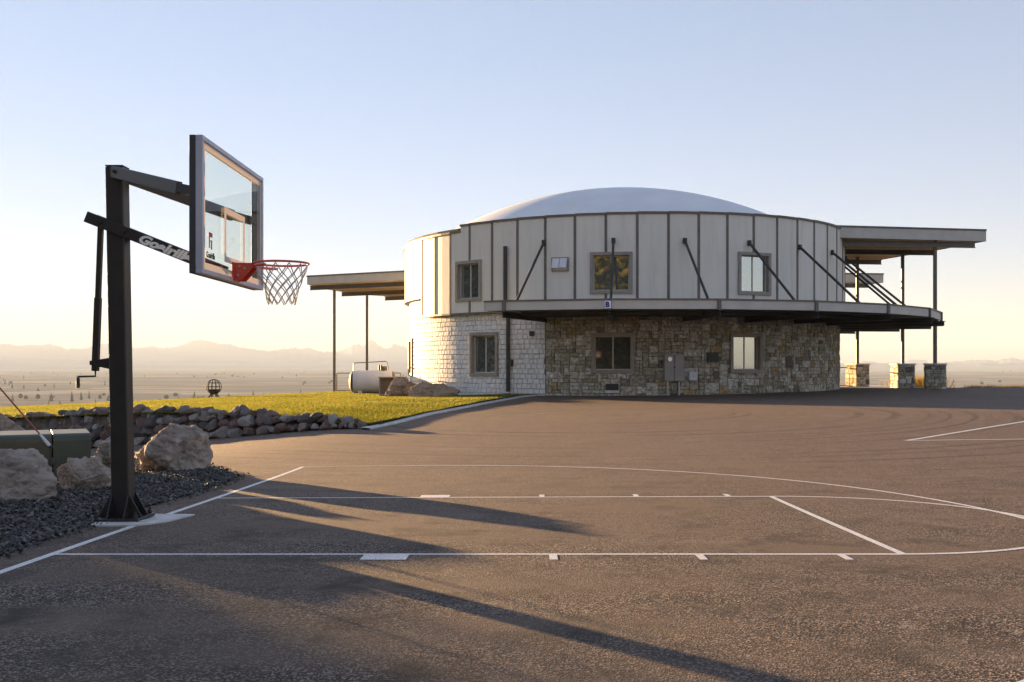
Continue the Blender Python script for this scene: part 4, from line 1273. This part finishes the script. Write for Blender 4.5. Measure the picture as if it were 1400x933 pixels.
        for (x0, y0), (x1, y1) in beams:
            a_, b_ = Vector((x0 - CX, y0 - CY, bz)), Vector((x1 - CX, y1 - CY, bz))
            m = MB().bar(a_ + Vector((0, 0, .11)), b_ + Vector((0, 0, .11)), .16, .025).bar(a_, b_, .03, .2).bar(a_ - Vector((0, 0, .11)), b_ - Vector((0, 0, .11)), .16, .025)
            link('beam', m.mesh(), 'column', r)
        return r
    zr1, zr0 = E + 6.10, E + 5.55
    slab_roof('side_roof', [(12.0, 44.3), (21.1, 46.0), (20.4, 49.6), (19.2, 54.4), (16.8, 58.6), (11.5, 58.2), (9.5, 50)], zr0, zr1,
              [((11.0, 44.9), (20.7, 46.2)), ((9.8, 48.3), (20.15, 49.3)), ((9.8, 52.5), (19.15, 53.9)), ((11, 56.0), (17.2, 57.6))], zr0 - .12)
    zq1, zq0 = E + 4.87, E + 4.37
    slab_roof('side_roof', [(-5.2, 52.45), (-11.9, 56.0), (-11.5, 60.0), (-10.4, 64), (-8, 67), (-3.0, 66), (-2.6, 56)], zq0, zq1,
              [((-4.5, 52.6), (-11.85, 56.5)), ((-3.3, 57.5), (-11.0, 61.6)), ((-3.5, 62.5), (-8.9, 65.6))], zq0 - .12)
    slab_roof('side_roof', [(13.0, 60.6), (22.0, 61.6), (21.0, 66), (12, 66)], E + 4.92, E + 5.50, [((13, 61.0), (21.2, 62.0))], E + 4.80)
    # columns; the ones by the yard stand on stone piers
    def column(x, y, zb, ztop, parent=root, w=.14):
        return link('column', MB().bar((x - CX, y - CY, zb), (x - CX, y - CY, ztop), w, w, up=(1, 0, 0)).mesh(bevel=.012), 'column', parent)
    pier_specs = [(18.82, 46.05, -0.30), (18.98, 50.4, 0.14), (17.62, 53.1, 0.40)]
    for i, (x, y, rz) in enumerate(pier_specs):
        zb = E - 1.19; hgt = 1.15
        pier = link('pier', MB().box(-.38, .38, -.38, .38, zb - .3, zb + hgt).mesh(), 'core', root, loc=(x - CX, y - CY, 0), rot=(0, 0, rz))
        link('pier_cap', MB().box(-.47, .47, -.47, .47, zb + hgt + .001, zb + hgt + .07).mesh(bevel=.012), 'concrete', pier)
        for side in range(4):
            zz = zb - .05
            while zz < zb + hgt - .02:
                rh = min(rnd.choice([.14, .19, .24]), zb + hgt - zz)
                xx = -.42
                while xx < .41:
                    w = min(rnd.uniform(.2, .42), .42 - xx)
                    if .42 - xx - w < .1: w = .42 - xx
                    d = rnd.uniform(.0, .03)
                    st = MB().box(xx + .006, xx + w - .006, -.425 - d, -.36, zz + .006, zz + rh - .006).mesh(bevel=.014)
                    link('stone', st, 'stone', pier, rot=(0, 0, side * math.pi / 2))
                    xx += w
                zz += rh
        column(x, y, zb + hgt + .06, zr0 + .09)
    for x, y in ((-10.6, 57.0), (-9.45, 61.5)):
        column(x, y, lz(x, y) - .2, zq0 - .2)
    column(18.9, 62.0, -.5, E + 4.85)
    # --- downpipe and small vents
    t = -0.545
    dp = link('downpipe', MB().tube([pol(R_UP + .10, t, E + 4.75), pol(R_UP + .10, t, E + 2.32)], .085, 12).tube([pol(R_LO + .12, t, E + 2.1), pol(R_LO + .12, t, E - 1.12)], .085, 12).mesh(), 'steel', root)
    link('bracket', MB().bar(pol(R_LO, t + .012, E + .05), pol(R_LO + .2, t + .012, E + .05), .12, .26).mesh(), 'steel', dp)
    for t, z, w, h in ((-0.445, E + 1.22, .2, .2), (-0.128, E - .90, .5, .25), (0.262, E + .27, .46, .38)):
        R = R_LO
        vn = link('vent', MB().box(-w / 2, w / 2, -R - .055, -R + .02, z - h / 2, z + h / 2).mesh(bevel=.006), 'steel', root, rot=(0, 0, t))
        k = 4 if h > .22 else 3
        for q in range(k):
            zz = z - h / 2 + h * (q + .5) / k
            link('louvre', MB().bar((-w / 2 + .02, -R - .062, zz), (w / 2 - .02, -R - .062, zz), .02, .02).mesh(), 'cast_iron', vn)
    link('vent_sill', MB().box(-.28, .28, -R_LO - .06, -R_LO, E - 1.14, E - 1.03).mesh(bevel=.008), 'concrete', root, rot=(0, 0, -0.128))
    # --- things fixed to the house
    t = 0.103
    mbx = empty('meter_box', (CX + (R_LO + .03) * math.sin(t), CY - (R_LO + .03) * math.cos(t), E - .66), 'grey electric meter cabinet on the stone wall', 'meter box', rz=t)
    link('cabinet', MB().box(-.39, -.005, -.24, .06, 0, 1.04).mesh(bevel=.015), 'box_grey', mbx)
    link('cabinet', MB().box(.005, .39, -.24, .06, 0, 1.04).mesh(bevel=.015), 'box_grey', mbx)
    link('meter_dial', MB().tube([(-.2, -.24, .85), (-.2, -.31, .85)], .09, 16).mesh(), 'glass_dial', mbx)
    link('latch', MB().box(-.03, .03, -.26, -.235, .5, .56).mesh(), 'steel', mbx)
    for x in (-.24, .22):
        link('conduit', MB().tube([(x, -.08, 0), (x, -.08, -.62)], .04, 10).mesh(), 'galv', mbx)
    t = 0.178
    jb = link('junction_box', MB().box(-.16, .16, -.12, .05, 0, .33).mesh(bevel=.012), 'pale_plastic', loc=(CX + (R_LO + .03) * math.sin(t), CY - (R_LO + .03) * math.cos(t), E - .64), rot=(0, 0, t))
    tag(jb, 'small pale square junction box beside the meter cabinet', 'junction box')
    link('cover_screw', MB().tube([(0, -.12, .17), (0, -.128, .17)], .018, 8).mesh(), 'steel', jb)
    # blue letter plate on the canopy edge
    t = VS[1] - .004
    pb = empty('letter_sign', (CX + (RV + .10) * math.sin(t), CY - (RV + .10) * math.cos(t), E + 2.08), 'small white plate with a blue B on the canopy edge', 'sign', rz=t - .1)
    link('plate', MB().box(-.105, .105, -.02, .0, -.13, .13).mesh(bevel=.004), 'white_print', pb)
    tm = text_mesh('B', 0.25, 0, 0.002, 0.016)
    for v in tm.vertices:
        x_, y_, z_ = v.co
        v.co = (x_ - .085, -.0225 - z_, y_ - .085)
    link('lettering', tm, 'blue_print', pb)
    return root

def build_patio():
    def sector(t0, t1, r0, r1, z, name):
        mb = MB().cbox(t0, t1, r0, r1, z - .4, z, 24)
        mb.v = [(x + CX, y + CY, q) for x, y, q in mb.v]
        o = link(name, mb.mesh(), 'concrete'); kind(o, 'structure')
    sector(1.42, 2.9, 9.9, 16.4, E - 1.185, 'patio')
    sector(-2.9, -1.95, 9.9, 17.5, E - 1.62, 'terrace')
    # dry grass along the far edge of the yard
    n = 16000
    x = rng.uniform(14.5, 46, n); y = 48.0 + np.abs(rng.normal(0, .7, n))
    hold = ~((np.hypot(x - CX, y - CY) < 16.5))
    x, y = x[hold], y[hold]
    zz = E - asph_b(x, np.full_like(x, 47.5)) - 0.05 - 0.06 * (y - 48) ** 2
    grass('dry_grass', 'strip of tall dry yellow grass along the far asphalt edge', 'dry_grass', x, y, zz, .05, .22, .014)
    xs = np.linspace(14, 60, 90); A = []
    for dy, dz in ((-.3, -.06), (0.0, -.04), (0.8, -.06), (2.2, -.5), (5, -2.4)):
        A.append(np.stack([xs, np.full_like(xs, 48 + dy), E - asph_b(xs, np.full_like(xs, 47.5)) + dz], -1))
    A = np.array(A)
    o = link('verge', grid_mesh('verge', A[..., 0], A[..., 1], A[..., 2]), 'lawn'); kind(o, 'structure')
    # dense tuft between the piers
    x = rng.normal(20.6, .55, 2500); y = rng.normal(52.4, .6, 2500)
    grass('dry_grass_clump', 'tall golden dry grass clump between the stone piers', 'dry_grass', x, y, np.full(2500, E - 1.35), .4, .85, .012)

def build_yard_things():
    # pale tank on the terrace
    x, y = -7.35, 49.6; z = lz(x, y)
    tk = empty('tank', (x, y, z), 'pale lavender horizontal tank with dark end on the lawn by the house', 'tank', rz=math.radians(8))
    L, R = 1.9, .56
    seg = 24; mb = MB()
    def sec(xx, rr): return [(xx, rr * math.cos(2 * math.pi * j / seg), R + rr * math.sin(2 * math.pi * j / seg) * 1.0) for j in range(seg)]
    xs = [(-L / 2, R * .96), (-L / 2 + .05, R), (L / 2 - .05, R), (L / 2, R * .96)]
    for xx, rr in xs: mb.v += sec(xx, rr)
    for i in range(len(xs) - 1):
        for j in range(seg): mb.f.append((i * seg + j, i * seg + (j + 1) % seg, (i + 1) * seg + (j + 1) % seg, (i + 1) * seg + j))
    link('wrap', mb.mesh(), 'tank', tk, smooth=True)
    for sx in (-1, 1):
        e_ = MB()
        for xx, rr in ((sx * L / 2, R * .95), (sx * (L / 2 + .09), R * .85), (sx * (L / 2 + .17), R * .5), (sx * (L / 2 + .19), .02)): e_.v += sec(xx, rr)
        for i in range(3):
            for j in range(seg): e_.f.append((i * seg + j, i * seg + (j + 1) % seg, (i + 1) * seg + (j + 1) % seg, (i + 1) * seg + j))
        link('end_cap', e_.mesh(), 'cast_iron', tk, smooth=True)
    for sx in (-.6, .6): link('foot', MB().box(sx - .1, sx + .1, -.4, .4, -.08, .12).mesh(bevel=.01), 'concrete', tk)
    vl = link('valve_cover', MB().tube([(.55, 0, 2 * R - .06), (.55, 0, 2 * R + .2)], .16, 14).mesh(), 'bark', tk)
    link('valve', MB().tube([(.32, 0, 2 * R - .04), (.32, 0, 2 * R + .26)], .05, 8).tube([(.42, .05, 2 * R), (.42, .05, 2 * R + .27)], .04, 8).mesh(), 'cast_iron', tk)
    link('pipe_loop', MB().tube([(-.95, .3, R), (-.92, .3, 2 * R + .32), (-.88, .3, 2 * R + .36), (.62, .3, 2 * R + .44), (.72, .3, 2 * R + .40), (.78, .3, 2 * R + .05), (.78, .3, R)], .022, 8).mesh(), 'column', tk)
    # open box by the boulder
    bx = empty('planter_box', (-5.75, 45.0, lz(-5.75, 45) - .05), 'open dark-mouthed box behind the brown boulder', 'box', rz=.1)
    w = MB().box(-.62, .55, -.02, .02, 0, .16).box(-.62, -.57, 0, .6, 0, .85).box(.5, .55, 0, .6, 0, .85).box(-.57, .5, .55, .6, 0, .85)
    link('shell', w.mesh(), 'casing', bx)
    link('lid', MB().box(-.66, .6, -.05, .64, .851, .91).mesh(bevel=.01), 'casing', bx)
    # railing along the terrace
    rl = empty('railing', (-10.5, 57.2, lz(-10.5, 57.2)), 'thin dark metal railing between the columns behind the tank', 'railing')
    def seg_rail(p, q, root, ox, oy, oz, h=1.0, n=3):
        p, q = Vector((*p, 0)), Vector((*q, 0)); o = Vector((ox, oy, 0))
        for zz in (.06, h): link('rail', MB().bar(p - o + Vector((0, 0, zz)), q - o + Vector((0, 0, zz)), .05, .05).mesh(), 'column', root)
        for i in range(n):
            c = p.lerp(q, i / (n - 1)) - o
            link('post', MB().bar(c + Vector((0, 0, -.15)), c + Vector((0, 0, h - .025)), .045, .045).mesh(), 'column', root)
    seg_rail((-10.5, 57.2), (-7.0, 58.0), rl, -10.5, 57.2, 0, 1.05, 5)
    r2 = empty('railing', (16.7, 53.6, E - 1.185), 'thin metal railing joining the stone wall to the farthest pier', 'railing')
    seg_rail((14.2, 53.3), (17.2, 53.4), r2, 16.7, 53.6, 0, 1.0, 4)
    # ball fire pit on the lawn crest
    x, y = -15.75, 51.6; z = lz(x, y)
    fp = empty('fire_pit', (x, y, z), 'round dark wire-globe fire pit standing alone on the lawn crest', 'fire pit')
    Rg = .38; c = Vector((0, 0, .56))
    for k in range(6):
        t = math.pi * k / 6
        pts = [c + Vector((Rg * math.cos(u) * math.cos(t), Rg * math.cos(u) * math.sin(t), Rg * math.sin(u))) for u in np.linspace(0, 2 * math.pi, 28, endpoint=False)]
        link('hoop_bar', MB().tube(pts, .016, 6, closed=True).mesh(), 'cast_iron', fp)
    for u in (0.0, .55):
        pts = [c + Vector((Rg * math.cos(u) * math.cos(t), Rg * math.cos(u) * math.sin(t), Rg * math.sin(u))) for t in np.linspace(0, 2 * math.pi, 28, endpoint=False)]
        link('ring', MB().tube(pts, .016, 6, closed=True).mesh(), 'cast_iron', fp)
    bo = MB(); sg = 20
    for i in range(6):
        u = -math.pi / 2 + i * .24
        for j in range(sg): bo.v.append((.36 * math.cos(u) * math.cos(2 * math.pi * j / sg), .36 * math.cos(u) * math.sin(2 * math.pi * j / sg), .56 + .36 * math.sin(u)))
    for i in range(5):
        for j in range(sg): bo.f.append((i * sg + j, i * sg + (j + 1) % sg, (i + 1) * sg + (j + 1) % sg, (i + 1) * sg + j))
    link('bowl', bo.mesh(), 'cast_iron', fp)
    for k in range(4):
        t = math.pi / 4 + k * math.pi / 2
        link('leg', MB().bar((.12 * math.cos(t), .12 * math.sin(t), .25), (.34 * math.cos(t), .34 * math.sin(t), -.05), .05, .05).mesh(), 'cast_iron', fp)

# ------------------------------------------------------------------ trees round the yard (shade, window reflections)
def tree(name, label, group, x, y, z, h, w, mat, seed, conifer=True, leaves=2600):
    r = random.Random(seed)
    root = empty(name, (x, y, z), label, 'tree', group)
    mb = MB().tube([(0, 0, -.5), (r.uniform(-.1, .1), 0, h * .35), (r.uniform(-.2, .2), r.uniform(-.2, .2), h * .7), (0, 0, h * .96)], [h * .022, h * .017, h * .010, .02], 8)
    cents = []
    if conifer:
        k = 0; zz = h * .10
        while zz < h * .97:
            f = 1 - (zz - h * .10) / (h * .88)
            rad = w * (f ** .85) * r.uniform(.8, 1.1)
            for _ in range(int(4 + 5 * f)):
                t = r.uniform(0, 6.28); q = r.uniform(.75, 1.1) * rad
                mb.tube([(0, 0, zz), (q * .6 * math.cos(t), q * .6 * math.sin(t), zz - .04 * q), (q * math.cos(t), q * math.sin(t), zz - .18 * q)], [.035, .02, .008], 4)
                for i in range(6): cents.append((q * (i + 1) / 6 * math.cos(t), q * (i + 1) / 6 * math.sin(t), zz - .18 * q * ((i + 1) / 6) ** 2, .12 + .16 * (1 - i / 6) + .05 * rad))
            zz += h * r.uniform(.028, .045)
    else:
        for _ in range(90):
            t = r.uniform(0, 6.28); u = r.uniform(-1.25, 1); q = w * math.sqrt(max(.15, 1 - u * u * .75)) * r.uniform(.45, 1)
            zc = h * .56 + h * .40 * u
            b0 = h * r.uniform(.25, .6)
            mb.tube([(0, 0, b0), (q * .5 * math.cos(t), q * .5 * math.sin(t), (b0 + zc) / 2 + .2), (q * math.cos(t), q * math.sin(t), zc)], [.05, .03, .01], 4)
            cents.append((q * math.cos(t), q * math.sin(t), zc, w * .28))
    link('trunk', mb.mesh(), 'bark', root)
    c = np.array(cents); rg = np.random.default_rng(seed)
    pick = c[rg.integers(0, len(c), leaves)]
    P = pick[:, :3] + rg.normal(0, 1, (leaves, 3)) * pick[:, 3:4] * np.array([1, 1, .7])
    s = rg.uniform(.09, .20, leaves)[:, None] * (h / 9)
    d1 = rg.normal(0, 1, (leaves, 3)); d1 /= np.linalg.norm(d1, axis=1)[:, None]
    d2 = np.cross(d1, rg.normal(0, 1, (leaves, 3))); d2 /= np.linalg.norm(d2, axis=1)[:, None]
    V = np.stack([P - d1 * s, P - d2 * s * .5, P + d1 * s, P + d2 * s * .5], 1).reshape(-1, 3)
    F = np.arange(leaves * 4).reshape(-1, 4)
    me = bpy.data.meshes.new('crown'); me.from_pydata(V.tolist(), [], F.tolist()); me.update()
    link('crown', me, mat, root)

def build_trees():
    # west shelter belt: its long evening shade covers the near corner of the court
    for i, (x, y, h, w) in enumerate([(-41.6, 46.6, 14.5, 3.0), (-44.4, 45.4, 19, 3.6), (-45.8, 42.5, 19, 3.6), (-47.9, 40.0, 20, 3.6), (-49.9, 37.4, 19, 3.6), (-52, 34.6, 20, 3.6), (-54.2, 31.8, 19, 3.6)]):
        tree('spruce_tree', 'dark spruce in the shelter belt west of the court', 'shelter belt spruces', x, y, E - 2.6, h, w, 'conifer', 50 + i, True, 12000)
    # autumn trees behind the camera, mirrored in the windows
    for i, (x, y, h, w) in enumerate([(-9, -25, 17, 3.8), (-4.0, -28, 18, 4.0), (1.5, -27, 16, 3.8), (-14, -23, 17, 3.9), (-6.5, -33, 19, 4.2), (-11.5, -31, 19, 4.2), (-19.5, -20, 15, 3.6)]):
        tree('aspen_tree', 'yellow-green aspen behind the court, mirrored in the windows', 'aspens behind the court', x, y, E - 1.3, h, w, 'aspen', 80 + i, False, 14000)

# ------------------------------------------------------------------ haze
def build_haze():
    m = bpy.data.materials.new('haze'); m.use_nodes = True
    nt = m.node_tree; nt.nodes.clear()
    out = nt.nodes.new('ShaderNodeOutputMaterial'); pv = nt.nodes.new('ShaderNodeVolumePrincipled')
    pv.inputs['Color'].default_value = (0.40, 0.50, 0.68, 1)
    pv.inputs['Density'].default_value = 0.00013
    pv.inputs['Anisotropy'].default_value = 0.03
    nt.links.new(pv.outputs[0], out.inputs['Volume'])
    me = MB().box(-16500, 16500, -16500, 16500, E - 75, 335).mesh()
    o = link('haze', me, m); kind(o, 'stuff'); tag(o, 'pale warm evening haze over the plain and mountains', 'haze')

build_terrain()
build_far()
build_woods()
ASPH = build_asphalt()
build_markings(ASPH)
build_lawn()
build_kerb()
build_gravel()
build_rock_wall()
build_boulders()
build_patio()
build_house()
build_hoop()
build_utility_box()
build_yard_things()
build_trees()
build_haze()
